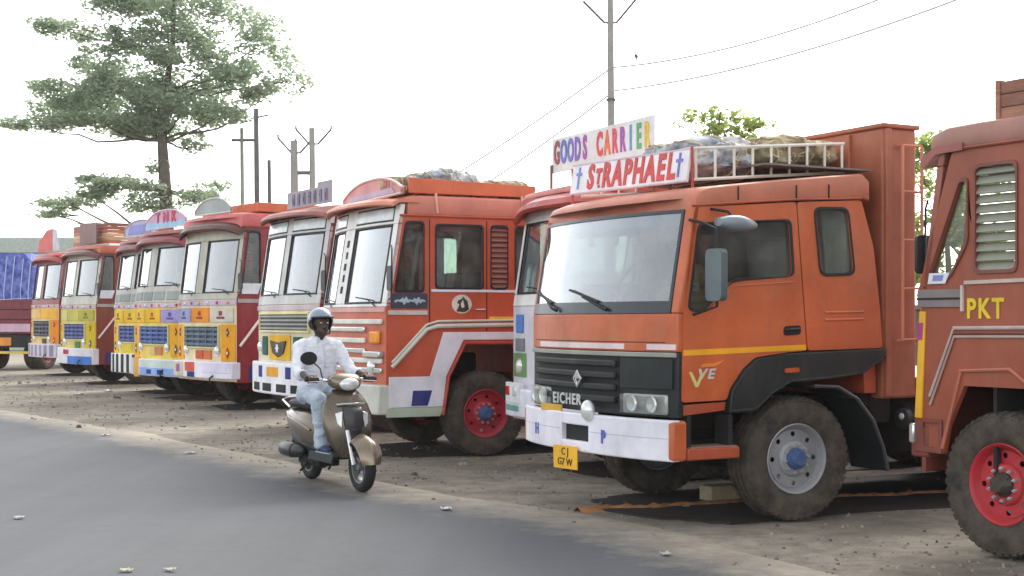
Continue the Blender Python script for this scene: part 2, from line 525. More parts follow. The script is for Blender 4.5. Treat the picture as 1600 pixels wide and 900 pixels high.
# ------------------------------------------------------------------ wheels and running gear
def tyre_mb(r=0.5, lugs=True):
    k = r / 0.5
    half = [(0.272, -0.10), (0.285, -0.125), (0.33, -0.142), (0.345, -0.146), (0.40, -0.152), (0.44, -0.15), (0.462, -0.143), (0.468, -0.147), (0.482, -0.135), (0.495, -0.11)]
    tread = [(0.497, -0.075), (0.484, -0.07), (0.484, -0.058), (0.5, -0.053), (0.5, -0.008), (0.486, -0.006)]
    prof = half + tread + [(a, -b) for a, b in reversed(tread)] + [(a, -b) for a, b in reversed(half)]
    mb = MB().lathe([(a * k, b) for a, b in prof], 56)
    if lugs:
        n = 46
        for q in range(n):
            for sg in (-1, 1):
                a = 2 * math.pi * (q + (0.5 if sg > 0 else 0)) / n
                w = 0.6 * math.pi / n
                vs = []
                for rr in (0.478, 0.506):
                    for da in (-w, w):
                        for yy in (sg * 0.085, sg * 0.142):
                            r2 = rr * k - (0.016 if abs(yy) > 0.1 else 0)
                            vs.append((r2 * math.cos(a + da), yy, r2 * math.sin(a + da)))
                mb.add(vs, [(0, 1, 3, 2), (4, 6, 7, 5), (0, 4, 5, 1), (2, 3, 7, 6), (0, 2, 6, 4), (1, 5, 7, 3)])
    return mb

def rim_mb(holes=8, hr=0.021):
    mb = MB().lathe([(0.272, -0.10), (0.286, -0.128), (0.279, -0.134), (0.266, -0.126), (0.255, -0.10), (0.240, -0.075), (0.232, -0.068), (0.232, -0.04), (0.262, -0.03), (0.262, 0.10), (0.272, 0.10)], 48)
    circ = lambda r, n, ph=0: [(r * math.cos(2 * math.pi * i / n + ph), r * math.sin(2 * math.pi * i / n + ph)) for i in range(n)]
    hs = [circ(0.15, 32)]
    for q in range(holes):
        a = 2 * math.pi * q / holes + 0.2
        hs.append([(0.198 * math.cos(a) + hr * math.cos(b), 0.198 * math.sin(a) + hr * math.sin(b)) for b in [2 * math.pi * i / 12 for i in range(12)]])
    mb.side(circ(0.233, 40), -0.075, -0.066, hs)
    mb.lathe([(0.152, -0.067), (0.146, -0.088), (0.135, -0.104), (0.125, -0.108), (0.0, -0.108)], 40)
    return mb

def hub_mb(nuts=10):
    mb = MB().lathe([(0.088, -0.105), (0.086, -0.128), (0.072, -0.140), (0.060, -0.175), (0.05, -0.188), (0.0, -0.19)], 24)
    for q in range(8):
        a = 2 * math.pi * q / 8
        mb.lathe([(0.009, -0.13), (0.009, -0.147), (0, -0.147)], 6, (0.075 * math.cos(a), 0, 0.075 * math.sin(a)))
    return mb
def nuts_mb(nuts=10):
    mb = MB()
    for q in range(nuts):
        a = 2 * math.pi * q / nuts
        mb.lathe([(0.013, -0.105), (0.013, -0.132), (0.007, -0.133), (0.007, -0.146), (0, -0.146)], 6, (0.112 * math.cos(a), 0, 0.112 * math.sin(a)))
    return mb

WM = {}
def wheel(parent, loc, rim, hub, r=0.5, outer=-1, steer=0.0, width=1.0):
    key = (r, rim.name, hub.name)
    if key not in WM:
        sh = WM.setdefault(('geo', r), {})
        if not sh:
            sh['t'] = tyre_mb(r).mesh('tyre', 50); sh['r'] = rim_mb().mesh('rim', 40); sh['h'] = hub_mb().mesh('hub', 40); sh['n'] = nuts_mb().mesh('nuts', 30)
            sh['t'].materials.append(TYRE); sh['n'].materials.append(SILVER)
        a, b = sh['r'].copy(), sh['h'].copy()
        a.materials.clear(); b.materials.clear(); a.materials.append(rim); b.materials.append(hub)
        WM[key] = (sh['t'], a, b, sh['n'])
    t, a, b, nn = WM[key]
    e = empty('wheel', loc, (0 if outer < 0 else math.pi) + R(steer), parent)
    k = r / 0.5
    link('tyre', t, None, e); rm = link('rim', a, None, e); rm.scale = (k, 1, k)
    hb = link('hub', b, None, e); hb.scale = (k, 1, k); nt = link('lug_nuts', nn, None, e); nt.scale = (k, 1, k)
    e.rotation_euler[1] = rnd.uniform(0, 6)
    return e

RIM_RED = paint((168, 36, 52), 0.45, 0.35)
RIM_RED2 = paint((176, 36, 48), 0.45, 0.4)
RIM_SILVER = paint((150, 154, 158), 0.42, 0.4, 0.3)
HUB_BLUE = paint((52, 82, 128), 0.4, 0.3)
HUB_GREASE = plain((70, 66, 58), 0.5, 0.3, 0.3, 30, 'greasy_hub')

def underbody_shade(root, W, length):  # dark sheet paints the shade on the ground beneath a truck
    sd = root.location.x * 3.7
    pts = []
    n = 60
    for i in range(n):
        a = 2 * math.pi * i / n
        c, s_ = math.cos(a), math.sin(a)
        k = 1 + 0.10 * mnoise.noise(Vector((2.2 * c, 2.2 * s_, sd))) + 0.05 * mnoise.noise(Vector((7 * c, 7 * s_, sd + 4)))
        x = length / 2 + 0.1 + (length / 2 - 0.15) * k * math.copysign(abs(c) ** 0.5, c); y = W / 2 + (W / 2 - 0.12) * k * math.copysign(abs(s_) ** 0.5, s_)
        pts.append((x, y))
    o = P('underbody_shade', MB().flat(pts, -0.02, 0.004), plain((46, 40, 35), 0.85, 0, 0.4, 3, 'painted_shade'), None, smooth=0)
    o.location = root.location; o.rotation_euler = root.rotation_euler
    tag(o, 'dark patch of painted shade under a parked truck', None, 'painted shade under the parked trucks', 'structure')

def running_gear(root, W, hub, r, length, rim, hubm, steer=0.0, rear=True):
    c = MB().box(0.25, length, 0.72, 0.80, 0.72, 0.95).box(0.25, length, W - 0.80, W - 0.72, 0.72, 0.95)
    for i in range(6):
        x = 0.6 + i * (length - 0.8) / 5.5
        c.box(x, x + 0.1, 0.801, W - 0.801, 0.75, 0.92)
    P('chassis_frame', c, CHASSIS, root, 0.008)
    a = MB().tube([(hub, 0.3, r), (hub, 0.6, r - 0.06), (hub, W - 0.6, r - 0.06), (hub, W - 0.3, r)], 0.06, 8)
    for y in (0.76, W - 0.76):
        a.box(hub - 0.6, hub + 0.6, y - 0.04, y + 0.04, r + 0.02, r + 0.12)
    P('front_axle', a, CHASSIS, root)
    eg = MB().box(0.45, 1.5, 0.86, W - 0.86, 0.55, 1.2).box(0.3, 0.42, 0.6, W - 0.6, 0.55, 1.25)
    eg.tube([(0.9, W / 2, 0.5), (1.4, W / 2, 0.45), (2.3, W / 2, 0.5)], 0.14, 10)
    P('engine', eg, CHASSIS, root, 0.03)
    wheel(root, (hub, 0.17, r), rim, hubm, r, -1, steer)
    wheel(root, (hub, W - 0.17, r), rim, hubm, r, 1, steer)
    if rear:
        ax = MB().tube([(length - 1.5, 0.25, r), (length - 1.5, W - 0.25, r)], 0.09, 8).ball((length - 1.5, W / 2, r), 0.24)
        ax.tube([(2.2, W / 2, 0.55), (length - 1.6, W / 2, r)], 0.05, 8)
        P('rear_axle', ax, CHASSIS, root)
        for y, o in ((0.16, -1), (0.48, -1), (W - 0.48, 1), (W - 0.16, 1)):
            wheel(root, (length - 1.5, y, r), rim, hubm, r, o)
        t = MB().lathe([(0, 0), (0.27, 0), (0.28, 0.02), (0.28, 1.1), (0.27, 1.12), (0, 1.12)], 20, (2.4, 0.36, 0.72), 'x')
        P('fuel_tank', t, CHASSIS, root)
        for y0, y1 in ((0.08, 0.6), (W - 0.6, W - 0.08)):
            x0 = hub + 0.75 if y0 > 1 else 3.6
            P('light_block_box', MB().box(x0, length - 2.15, y0, y1, 0.36, 0.93), CHASSIS, root, 0.02)  # boxes added to keep side light from under the truck
        P('spare_wheel_carrier', MB().box(length - 0.75, length - 0.3, 0.4, W - 0.4, 0.45, 0.72), CHASSIS, root, 0.03)
        for y in (0.02, W - 0.66): P('light_block_flap', MB().box(length - 0.9, length - 0.88, y, y + 0.64, 0.12, 0.95), RUBBER, root)  # flaps added to keep light from behind out of the underside
    P('gearbox', MB().box(1.5, 2.6, W / 2 - 0.3, W / 2 + 0.3, 0.42, 0.95), CHASSIS, root, 0.05)
    underbody_shade(root, W, length)

def cargo_body(root, W, x0, x1, z0, z1, cols, nplank=7, front_only=False):
    P('deck', MB().box(x0, x1, 0.0, W, z0 - 0.1, z0), CHASSIS, root, 0.01)
    h = (z1 - z0) / nplank
    sm = MB().box(0, x1 - x0 - 0.1, 0, 0.045, 0.008, h - 0.008).mesh('plank')
    hm = MB().box(0, 0.045, 0, W - 0.002, 0.008, h - 0.008).mesh('plank')
    for i in range(nplank):
        c = cols[i % len(cols)]
        for me, loc in ((sm, (x0 + 0.05, 0.0, z0 + i * h)), (sm, (x0 + 0.05, W - 0.045, z0 + i * h)), (hm, (x0, 0.001, z0 + i * h))):
            m2 = me.copy(); m2.materials.append(c)
            o = link('plank', m2, None, root, (loc[0] + rnd.uniform(-0.004, 0.004), loc[1] + rnd.uniform(-0.003, 0.003), loc[2]))
            b = o.modifiers.new('bevel', 'BEVEL'); b.width = 0.006; b.segments = 1
    pm = MB().box(0, 0.09, -0.035, 0, 0, z1 - z0 + 0.08).mesh('body_post'); pm.materials.append(cols[0])
    for i in range(6):
        x = x0 + 0.06 + (x1 - x0 - 0.25) * i / 5
        link('body_post', pm, None, root, (x, -0.001, z0 - 0.04)); link('body_post', pm, None, root, (x, W + 0.036, z0 - 0.04))

# ------------------------------------------------------------------ coach built trucks
REF = [0.0, 0.5, 1.75, 1.91, 2.75, 3.05]
SIDE_OUT = [(0, .5), (.66, .5), (.76, .95), (.97, 1.31), (1.58, 1.31), (1.78, .95), (1.84, .62), (1.95, .62), (1.95, 2.80), (.17, 2.80), (.15, 2.72), (0.0, 1.75)]
SIDE_HOLES = dict(quarter=[(.10, 1.93), (.457, 1.93), (.457, 2.72), (.235, 2.72)], door=[(.608, 1.968), (1.197, 1.968), (1.197, 2.70), (.608, 2.70)],
                  louvre=[(1.304, 1.97), (1.519, 1.97), (1.519, 2.70), (1.304, 2.70)], rear=[(1.62, 1.97), (1.86, 1.97), (1.86, 2.70), (1.62, 2.70)])

def coach_truck(name, label, X, Y, phi, p, group=None):
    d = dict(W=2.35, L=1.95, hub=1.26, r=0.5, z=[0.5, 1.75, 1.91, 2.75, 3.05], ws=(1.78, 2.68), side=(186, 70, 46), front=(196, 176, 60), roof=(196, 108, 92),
             visor=(120, 40, 36), frame=(228, 226, 222), toplight=True, rim=RIM_RED, hubm=HUB_BLUE, length=6.6, bumper=(226, 226, 236), bz=(0.5, 0.82), body=None, body_cols=None,
             outline=SIDE_OUT, holes=SIDE_HOLES, bulge=0.12, steer=0.0, rear=True, toplz=None, visor_drop=0.12, ftop=None, roof_x0=0.0, vsize=1.0, panes=None, ws_glass=None, mirror_y=-0.26)
    d.update(p)
    W, L = d['W'], d['L']
    zs = [0.0] + d['z']
    def zm(z):
        for i in range(len(REF) - 1):
            if z <= REF[i + 1] or i == len(REF) - 2:
                return zs[i] + (z - REF[i]) * (zs[i + 1] - zs[i]) / (REF[i + 1] - REF[i])
    zb, zbelt, zw, zt, zr = d['z']
    root = empty(name, (X, Y, 0), R(phi))
    tag(root, label, 'truck', group)
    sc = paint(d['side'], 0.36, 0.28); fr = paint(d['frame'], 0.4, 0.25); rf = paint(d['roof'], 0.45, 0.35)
    def rake(z): return 0.0 if z < zbelt else 0.16 * (z - zbelt) / max(0.1, zt - zbelt)
    def S(y, z): return -d['bulge'] * (1 - abs((y - W / 2) / (W / 2)) ** 2.3) + rake(z)
    root_S = S
    # flanks
    out = [(x, zm(z)) for x, z in d['outline']]
    hol = {k: rpoly([(x, zm(z)) for x, z in v], 0.05) for k, v in d['holes'].items()}
    P('cab_side', MB().side(out, 0.0, 0.045, hol.values()), sc, root, 0.006)
    P('cab_side', MB().side(out, W - 0.045, W, hol.values()), sc, root, 0.006)
    for k, v in hol.items():
        for y in ((0.0, W) if k != 'louvre' else (0.0,)):
            yy = y if y == 0 else W
            sg = -1 if y == 0 else 1
            P('window_frame', MB().side(inset(v, -0.018), yy + sg * 0.001, yy + sg * 0.014, [inset(v, 0.012)]), d.get('wframe') and paint(d['wframe']) or RUBBER, root, 0.003)
            if k == 'louvre': continue
            P('side_pane', MB().side(inset(v, -0.005), y + (0.018 if y == 0 else -0.018), y + (0.024 if y == 0 else -0.024)), GLASS_T if k == d.get('clear') else GLASS_S, root)
    if 'louvre' in hol:
        xs = [q[0] for q in hol['louvre']]; zz = [q[1] for q in hol['louvre']]
        x0, x1, z0, z1 = min(xs), max(xs), min(zz), max(zz)
        lm = paint(d.get('louvre_col', (150, 96, 82)), 0.5, 0.3)
        n = d.get('nlouvre', 12); hh = (z1 - z0) / n
        sl = MB().side([(0, 0), (0.0, 0.0)], 0, 0) if False else MB().add([(0, -0.004, 0), (x1 - x0, -0.004, 0), (x1 - x0, 0.036, hh * 0.9), (0, 0.036, hh * 0.9), (0, 0.006, -0.006), (x1 - x0, 0.006, -0.006), (x1 - x0, 0.042, hh * 0.85), (0, 0.042, hh * 0.85)],
                                                                    [(0, 1, 2, 3), (4, 7, 6, 5), (0, 4, 5, 1), (1, 5, 6, 2), (2, 6, 7, 3), (3, 7, 4, 0)])
        me = sl.mesh('louvre_slat', 20); me.materials.append(lm)
        for i in range(n): link('louvre_slat', me, None, root, (x0, 0, z0 + i * hh + 0.008))
    # shell behind
    P('cab_back', MB().box(L - 0.05, L - 0.002, 0.046, W - 0.046, zb + 0.35, zm(2.78)), sc, root)
    P('cab_floor', MB().box(0.1, L - 0.06, 0.05, W - 0.05, zm(1.32), zm(1.38)), DARKIN, root)
    st = MB().box(0.95, 1.45, 0.15, W / 2 - 0.15, zm(1.4), zm(1.62)).box(1.40, 1.52, 0.15, W / 2 - 0.15, zm(1.62), zm(2.2))
    st.box(0.95, 1.45, W / 2 + 0.15, W - 0.15, zm(1.4), zm(1.62)).box(1.40, 1.52, W / 2 + 0.15, W - 0.15, zm(1.62), zm(2.2))
    P('seats', st, plain((92, 60, 48), 0.8), root, 0.03)
    P('dashboard', MB().box(0.12, 0.42, 0.05, W - 0.05, zm(1.5), zm(1.74)), DARKIN, root, 0.03)
    c = Vector((0.62, W - 0.62, zm(1.85)))
    P('steering_wheel', MB().tube([c + Vector((0.1 * math.sin(a), 0.21 * math.cos(a), 0.19 * math.sin(a))) for a in [2 * math.pi * i / 20 for i in range(20)]], 0.014, 6, True).tube([c, (0.4, W - 0.62, zm(1.6))], 0.02, 6), RUBBER, root)
    # roof
    rings = []
    rx = d['roof_x0']
    for x, zz, k in ((0.10 + rx, zr - 0.10, 1), (0.13 + rx, zr - 0.04, 1), (0.24 + rx, zr - 0.006, 0.8), (0.5 + rx, zr, 0.4), (1.0, zr, 0), (L - 0.06, zr - 0.004, 0), (L, zr - 0.04, 0)):
        z0 = zm(2.775)
        ring = []
        for y, z in sellipse(W / 2, (z0 + zz) / 2, W / 2 + 0.012, (zz - z0) / 2, 52, 9):
            u = (y - W / 2) / (W / 2)
            ring.append((x - k * (d['bulge'] + 0.04) * max(0, 1 - abs(u) ** 2.3), y, z))
        rings.append(ring)
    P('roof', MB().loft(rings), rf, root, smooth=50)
    for y in (-0.012, W + 0.012): P('gutter', MB().tube([(0.16, y, zm(2.80)), (L, y, zm(2.80))], 0.012, 6), sc, root)
    # windshield
    w0, w1 = d['ws']
    tp = d['ftop'] or zm(2.78)
    f = MB().curved(S, 0.0, W, zbelt, w0, 0.008, 0.05, 12).curved(S, 0.0, W, w1, tp, 0.008, 0.05, 12)
    f.curved(S, 0.0, 0.10, w0, w1, 0.008, 0.05, 2).curved(S, W - 0.10, W, w0, w1, 0.008, 0.05, 2)
    cw = d.get('centre', 0.09)
    panes = d['panes'] or ((0.10, W / 2 - cw), (W / 2 + cw, W - 0.10))
    f.curved(S, panes[0][1], panes[1][0], w0, w1, 0.010, 0.05, 4)
    P('windshield_frame', f, fr, root, 0.01)
    for a, b in panes:
        pn = P('windshield_pane', MB().curved(S, a - 0.004, b + 0.004, w0 - 0.004, w1 + 0.004, -0.012, 0.02, 6), d['ws_glass'] or GLASS_F, root)
        g = MB()
        for q in ((a, a + 0.022, w0, w1), (b - 0.022, b, w0, w1), (a + 0.022, b - 0.022, w0, w0 + 0.022), (a + 0.022, b - 0.022, w1 - 0.022, w1)):
            g.curved(S, q[0], q[1], q[2], q[3], 0.012, 0.004, 5)
        P('gasket', g, RUBBER, pn)
        wp = MB().tube([(S(a + .1, w0) - 0.03, a + 0.1, w0 - 0.03), (S(a + .3, w0) - 0.022, a + 0.30, w0 + 0.05), (S(a + .6, w0) - 0.02, min(a + 0.62, b - .05), w0 + 0.075)], 0.008, 5)
        P('wiper', wp, RUBBER, root)
        if d['toplight']:
            t0, t1 = w1 + 0.05, tp - 0.04
            tl = P('top_light', MB().curved(S, a + 0.02, b - 0.02, t0, t1, 0.016, 0.0, 5), plain((214, 222, 222), 0.2), root, 0.02)
            P('light_frame', MB().curved(S, a, b, t0 - 0.02, t1 + 0.02, 0.011, 0.0, 5), RUBBER, tl, 0.008)
    # visor brow over the windshield
    rings = []
    vz = tp + d.get('vlift', 0.0)
    for i in range(19):
        y = -0.03 + (W + 0.06) * i / 18; u = abs((y - W / 2) / (W / 2 + 0.03))
        s_ = 0.10 - (d['bulge'] + 0.10) * (1 - u ** 2.6); dz = -d['visor_drop'] * u ** 4
        vs_ = d['vsize']
        rings.append([(s_ + a_ * vs_, y, vz + (dz + b_) * vs_) for a_, b_ in ((-0.06, -0.02), (-0.085, 0.01), (-0.06, 0.07), (0.06, 0.13))] + [(s_ + 0.30, y, vz + (dz + .13) * vs_), (s_ + 0.30, y, vz + (dz + .08) * vs_), (s_ + 0.05, y, vz + (dz + .07) * vs_)])
    P('visor', MB().loft(rings), paint(d['visor'], 0.35, 0.25), root, smooth=40)
    # front skin below the belt
    P('front_panel', MB().curved(S, 0.002, W - 0.002, zb + 0.02, zbelt - 0.002, 0.0, 0.04, 14), paint(d['front'], 0.4, 0.25), root)
    if d['bumper']:
        bz = d['bz']
        Sb = lambda y, z: -0.05 - 0.13 * (1 - abs((y - W / 2) / (W / 2)) ** 3)
        P('bumper', MB().curved(Sb, -0.01, W + 0.01, bz[0], bz[1], 0.05, 0.12, 14), paint(d['bumper'], 0.45, 0.3), root, 0.02)
        root['bumper_z'] = bz[0]
        d['Sb'] = Sb
    running_gear(root, W, d['hub'], d['r'], d['length'], d['rim'], d['hubm'], d['steer'], d['rear'])
    # arch liner
    P('wheel_arch_liner', MB().box(0.64, 1.9, 0.05, 0.6, zm(1.315), zm(1.33)).box(0.6, 0.63, 0.05, 0.6, zb + 0.03, zm(1.31)), CHASSIS, root)
    if d['body']:
        x0, z0, z1 = d['body']
        cargo_body(root, W, x0, d['length'], z0, z1, d['body_cols'] or [sc])
    mz = zm(1.95); my = d['mirror_y']
    mr = P('mirror', MB().face(rpoly([(my, mz - 0.02), (my + .14, mz - 0.02), (my + .14, mz + 0.26), (my, mz + 0.26)], 0.04), -0.04, -0.015), BLACKP, root, 0.008)
    P('mirror_arm', MB().tube([(0.06, 0.0, mz + 0.5), (0.0, my + .07, mz + 0.45), (-0.01, my + .07, mz - 0.1), (0.03, 0.0, mz - 0.12)], 0.009, 6), BLACKP, mr)
    return root, S, zm, d

def fblock(root, S, name, y0, y1, z0, z1, col, out=0.02, bevel=0.006, m=None):
    return P(name, MB().curved(S, y0, y1, z0, z1, out, 0.0, 5), m or paint(col, 0.5, 0.07, 0, 0.2, 0.0, 0.2), root, bevel)

def grille(root, S, y0, y1, z0, z1, n, back, slat, out=0.025, frame=None, nv=0):
    g = P('grille', MB().curved(S, y0, y1, z0, z1, 0.006, 0.0, 6), back if not isinstance(back, tuple) else paint(back, 0.5, 0.2), root)
    h = (z1 - z0) / n
    sm = slat if not isinstance(slat, tuple) else paint(slat, 0.4, 0.2)
    for i in range(n):
        P('grille_slat', MB().curved(S, y0 + 0.01, y1 - 0.01, z0 + (i + 0.25) * h, z0 + (i + 0.75) * h, out, -0.006, 6), sm, g, 0.004)
    for i in range(nv):
        y = y0 + (y1 - y0) * (i + 0.5) / nv
        P('grille_bar', MB().curved(S, y - 0.012, y + 0.012, z0, z1, out + 0.004, -0.006, 1), sm, g)
    if frame:
        fm = frame if not isinstance(frame, tuple) else paint(frame, 0.4, 0.2)
        q = MB().curved(S, y0 - 0.03, y1 + 0.03, z1, z1 + 0.03, out + 0.006, 0, 6).curved(S, y0 - 0.03, y1 + 0.03, z0 - 0.03, z0, out + 0.006, 0, 6)
        q.curved(S, y0 - 0.03, y0, z0, z1, out + 0.006, 0, 1).curved(S, y1, y1 + 0.03, z0, z1, out + 0.006, 0, 1)
        P('grille_frame', q, fm, g, 0.004)
    return g

def motif(root, S, y, z, s, c1, c2):
    o = P('painted_diamond', MB().face([(y, z - s), (y + s * .7, z), (y, z + s), (y - s * .7, z)], S(y, z) - .030, S(y, z) - .022), paint(c1, 0.5, 0.07, 0, 0.2, 0.0, 0.2), root)
    P('painted_dot', MB().face([(y + s * .3 * math.cos(a), z + s * .3 * math.sin(a)) for a in [math.pi * i / 5 for i in range(10)]], S(y, z) - .034, S(y, z) - .0305), paint(c2, 0.5, 0.07, 0, 0.2, 0.0, 0.2), o)

def headlamp(root, S, y, z, r=0.09, bez=CHROME):
    x = S(y, z)
    h = P('headlight', MB().lathe([(0, -0.05), (r * 0.5, -0.046), (r * 0.85, -0.03), (r, -0.012), (r, 0.01)], 20, (x, y, z), 'x'), LAMPG, root)
    P('bezel', MB().lathe([(r, -0.016), (r * 1.18, -0.018), (r * 1.25, 0.0), (r * 1.25, 0.012)], 20, (x, y, z), 'x'), bez, h)
    return h

def scribble(root, mapf, a0, a1, b0, b1, m, n=3, seed=1, r=0.006):
    """worn brush lettering too small to read: a run of uneven strokes"""
    mb = MB(); k = n * 8
    for ph, am in ((0.0, 1.0), (1.9, 0.55)):
        mb.tube([mapf(a0 + (a1 - a0) * i / k, (b0 + b1) / 2 + am * 0.5 * (b1 - b0) * math.sin(i * 1.15 + ph + seed) * (0.55 + 0.45 * math.sin(i * 0.37 + seed))) for i in range(k + 1)], r, 4)
    return P('lettering', mb, m, root)
GRP = 'trucks parked nose out along the dirt shoulder'
WHITE = (228, 226, 236)
ORANGE = (224, 140, 30)
YELLOW = (226, 180, 34)

def arch_sign(root, x, y0, y1, z0, z1, board, name='roof_sign', rise=0.5, border=None, S=None):
    pts = [(y1, z0), (y0, z0)]
    n = 14
    for i in range(n + 1):
        t = i / n; u = 2 * t - 1
        pts.append((y0 + (y1 - y0) * t, z0 + (z1 - z0) * (1 - rise * abs(u) ** 2.6)))
    o = P(name, MB().face(pts, x, x + 0.03), paint(board, 0.4, 0.2), root, 0.004)
    if border:
        P('border', MB().tube([(x - 0.004, a, b) for a, b in pts], 0.016, 6, True), paint(border, 0.4, 0.2), o)
    return o

def tarp_bundle(name, label, parent_tf, cx, cy, cz, rx, ry, rz, col, seed, ropes=4, group=None, folds=1.0):
    """canvas sheet rolled up and roped down; parent_tf gives the truck it lies on"""
    mb = MB(); rings = []
    nu, nv = 72, 46
    for j in range(nv + 1):
        t = -1 + 2 * j / nv
        ring = []
        for i in range(nu):
            a = 2 * math.pi * i / nu
            k = (1 - abs(t) ** 3.2) ** 0.5 if abs(t) < 1 else 0.03
            k = max(k, 0.05)
            y = ry * k * math.copysign(abs(math.cos(a)) ** 0.8, math.cos(a)); z = rz * k * math.copysign(abs(math.sin(a)) ** 0.7, math.sin(a))
            p = Vector((rx * t, y, z))
            nz = mnoise.noise(Vector((p.x * 2.2, p.y * 3, p.z * 3 + seed * 7.1)))
            fo = mnoise.noise(Vector((p.x * 9 + p.y * 4, p.y * 5, p.z * 11 + seed * 3.3)))
            rg = 1 - abs(mnoise.noise(Vector((p.x * 5 - p.y * 7, p.z * 9, seed * 1.7))))
            rh = 1 - abs(mnoise.noise(Vector((p.x * 11 + p.y * 9, p.z * 17 - p.x * 6, seed * 2.3))))
            s_ = 1 + 0.32 * nz + 0.10 * fo * folds + 0.22 * (rg - 0.75) * folds + 0.14 * (rh - 0.75) * folds
            ring.append(p * s_ if z > -rz * 0.5 else Vector((p.x, p.y, max(p.z * s_, -rz))))
        rings.append(ring)
    mb.loft(rings)
    m4 = parent_tf @ Matrix.Translation((cx, cy, cz + rz * 0.92))
    o = P(name, mb, col, None, smooth=75)
    o.matrix_world = m4
    rp = MB()
    rg = random.Random(seed)
    for q in range(ropes):
        j = 5 + int((nv - 10) * (q + rg.random() * 0.6) / max(1, ropes))
        sh = rg.randint(-2, 2)
        pts = [rings[max(1, min(nv - 1, j + (sh * 2 if i > nu / 2 else 0)))][i] * 1.03 for i in range(nu)]
        rp.tube(pts, 0.009, 5, True)
    P('rope', rp, plain((186, 170, 140), 0.9), o)
    return tag(o, label, 'tarpaulin', group)

def canvas(c0, c1):
    key = ('canvas', c0, c1)
    if key in MATS: return MATS[key]
    m, n, l, b = new_mat('canvas_%d_%d_%d' % c0)
    v = coords(n, l)
    nn = noise(n, l, v, 3.5, 8, 0.7)
    l.new(mixc(n, l, ramp(n, l, nn, 0.38, 0.62), lin(c0), lin(c1)), b.inputs['Base Color'])
    b.inputs['Roughness'].default_value = 0.85
    bump(n, l, noise(n, l, v, 9, 6, 0.7), 0.5, 0.04, b)
    MATS[key] = m
    return m
CANVAS_GREY = canvas((104, 108, 112), (206, 210, 214)); CANVAS_OLIVE = canvas((104, 96, 72), (184, 170, 136)); CANVAS_TAN = canvas((126, 110, 82), (206, 188, 152))
CANVAS_PALE = canvas((150, 156, 160), (214, 218, 222))

def tf(root): return Matrix.Translation(root.location) @ Matrix.Rotation(root.rotation_euler[2], 4, 'Z')

# ---- second of the large trucks: orange cab with white arch panel
t2, S, zm, d = coach_truck('cargo_truck', 'orange truck with white wheel arch panel, red wheel and horse emblem, beside the scooter rider', -1.43, 16.0, 25,
    dict(side=(192, 80, 48), front=(196, 100, 70), roof=(200, 120, 100), visor=(206, 128, 98), frame=(232, 230, 226), ws=(1.79, 2.70), ftop=2.93, roof_x0=0.16, vsize=0.55, visor_drop=0.05, panes=((.10, 1.14), (1.52, 2.25)), bz=(0.52, 0.86), bumper=(206, 208, 196), body=(2.15, 1.15, 2.2), body_cols=[paint((150, 60, 44))]), GRP)
wh = paint(WHITE, 0.42, 0.16)
P('arch_panel', MB().side([(.03, .60), (.69, .60), (.735, .95), (.95, 1.37), (1.95, 1.37), (1.95, 1.46), (.70, 1.46), (.53, .95), (.03, .95)], -0.014, -0.001), wh, t2, 0.004)
P('arch_lip', MB().tube([(.69, -.012, .5), (.765, -.012, .95), (.97, -.012, 1.33), (1.6, -.012, 1.33), (1.79, -.012, .95)], 0.022, 8), paint((176, 62, 44)), t2)
P('sill_strip', MB().side([(0, .49), (.655, .49), (.70, .595), (0, .595)], -0.018, -0.001), paint((176, 190, 168)), t2, 0.004)
P('sill_badge', MB().side([(.30, .615), (.50, .615), (.555, .79), (.32, .79)], -0.019, -0.0145), paint((34, 46, 120)), t2)
for dz, r in ((0, 0.026), (0.055, 0.014)):
    P('side_rail', MB().tube([(.06, -.03, 1.06 + dz), (.48, -.03, 1.49 + dz), (.62, -.03, 1.53 + dz), (1.95, -.03, 1.55 + dz)], r, 8), paint((200, 198, 184), 0.35, 0.3), t2)
P('waist_strip', MB().side([(.55, 1.925), (1.93, 1.925), (1.93, 1.955), (.55, 1.955)], -0.012, -0.001), wh, t2)
P('waist_strip', MB().side([(.02, 1.66), (.50, 1.66), (.50, 1.71), (.02, 1.71)], -0.016, -0.001), paint((196, 190, 186)), t2)
nv = P('name_panel', MB().side(rpoly([(.05, 1.735), (.50, 1.735), (.50, 1.905), (.07, 1.905)], 0.02), -0.012, -0.001), paint((36, 48, 74)), t2)
scribble(nv, lambda a, b: (a, -0.013, b), .10, .47, 1.77, 1.87, paint((190, 205, 215)), 5, 3, 0.008)
P('reflector_strip', MB().side([(1.28, 1.60), (1.60, 1.60), (1.60, 1.64), (1.28, 1.64)], -0.01, -0.001), paint((236, 176, 30)), t2)
for x in (0.53, 1.25):
    P('door_seam', MB().box(x - 0.006, x + 0.006, -0.004, 0.02, 1.47, 2.76), RUBBER, t2)
P('door_handle', MB().tube([(1.1, -.005, 1.72), (1.1, -.04, 1.72), (1.21, -.04, 1.72), (1.21, -.005, 1.72)], 0.01, 6), CHROME, t2)
em = P('emblem', MB().side([(.93 + .125 * math.cos(a), 1.785 + .11 * math.sin(a)) for a in [2 * math.pi * i / 24 for i in range(24)]], -0.009, -0.001), paint((222, 214, 200)), t2)
P('horse_head', MB().side([(.86, 1.70), (.90, 1.78), (.87, 1.80), (.885, 1.83), (.93, 1.845), (.945, 1.875), (.965, 1.85), (1.0, 1.82), (1.02, 1.72), (.96, 1.69)], -0.013, -0.0095), paint((36, 50, 34)), em)
P('horse_blaze', MB().side([(.925, 1.74), (.915, 1.79), (.94, 1.835), (.955, 1.79), (.96, 1.75)], -0.016, -0.0135), paint((232, 228, 220)), em)
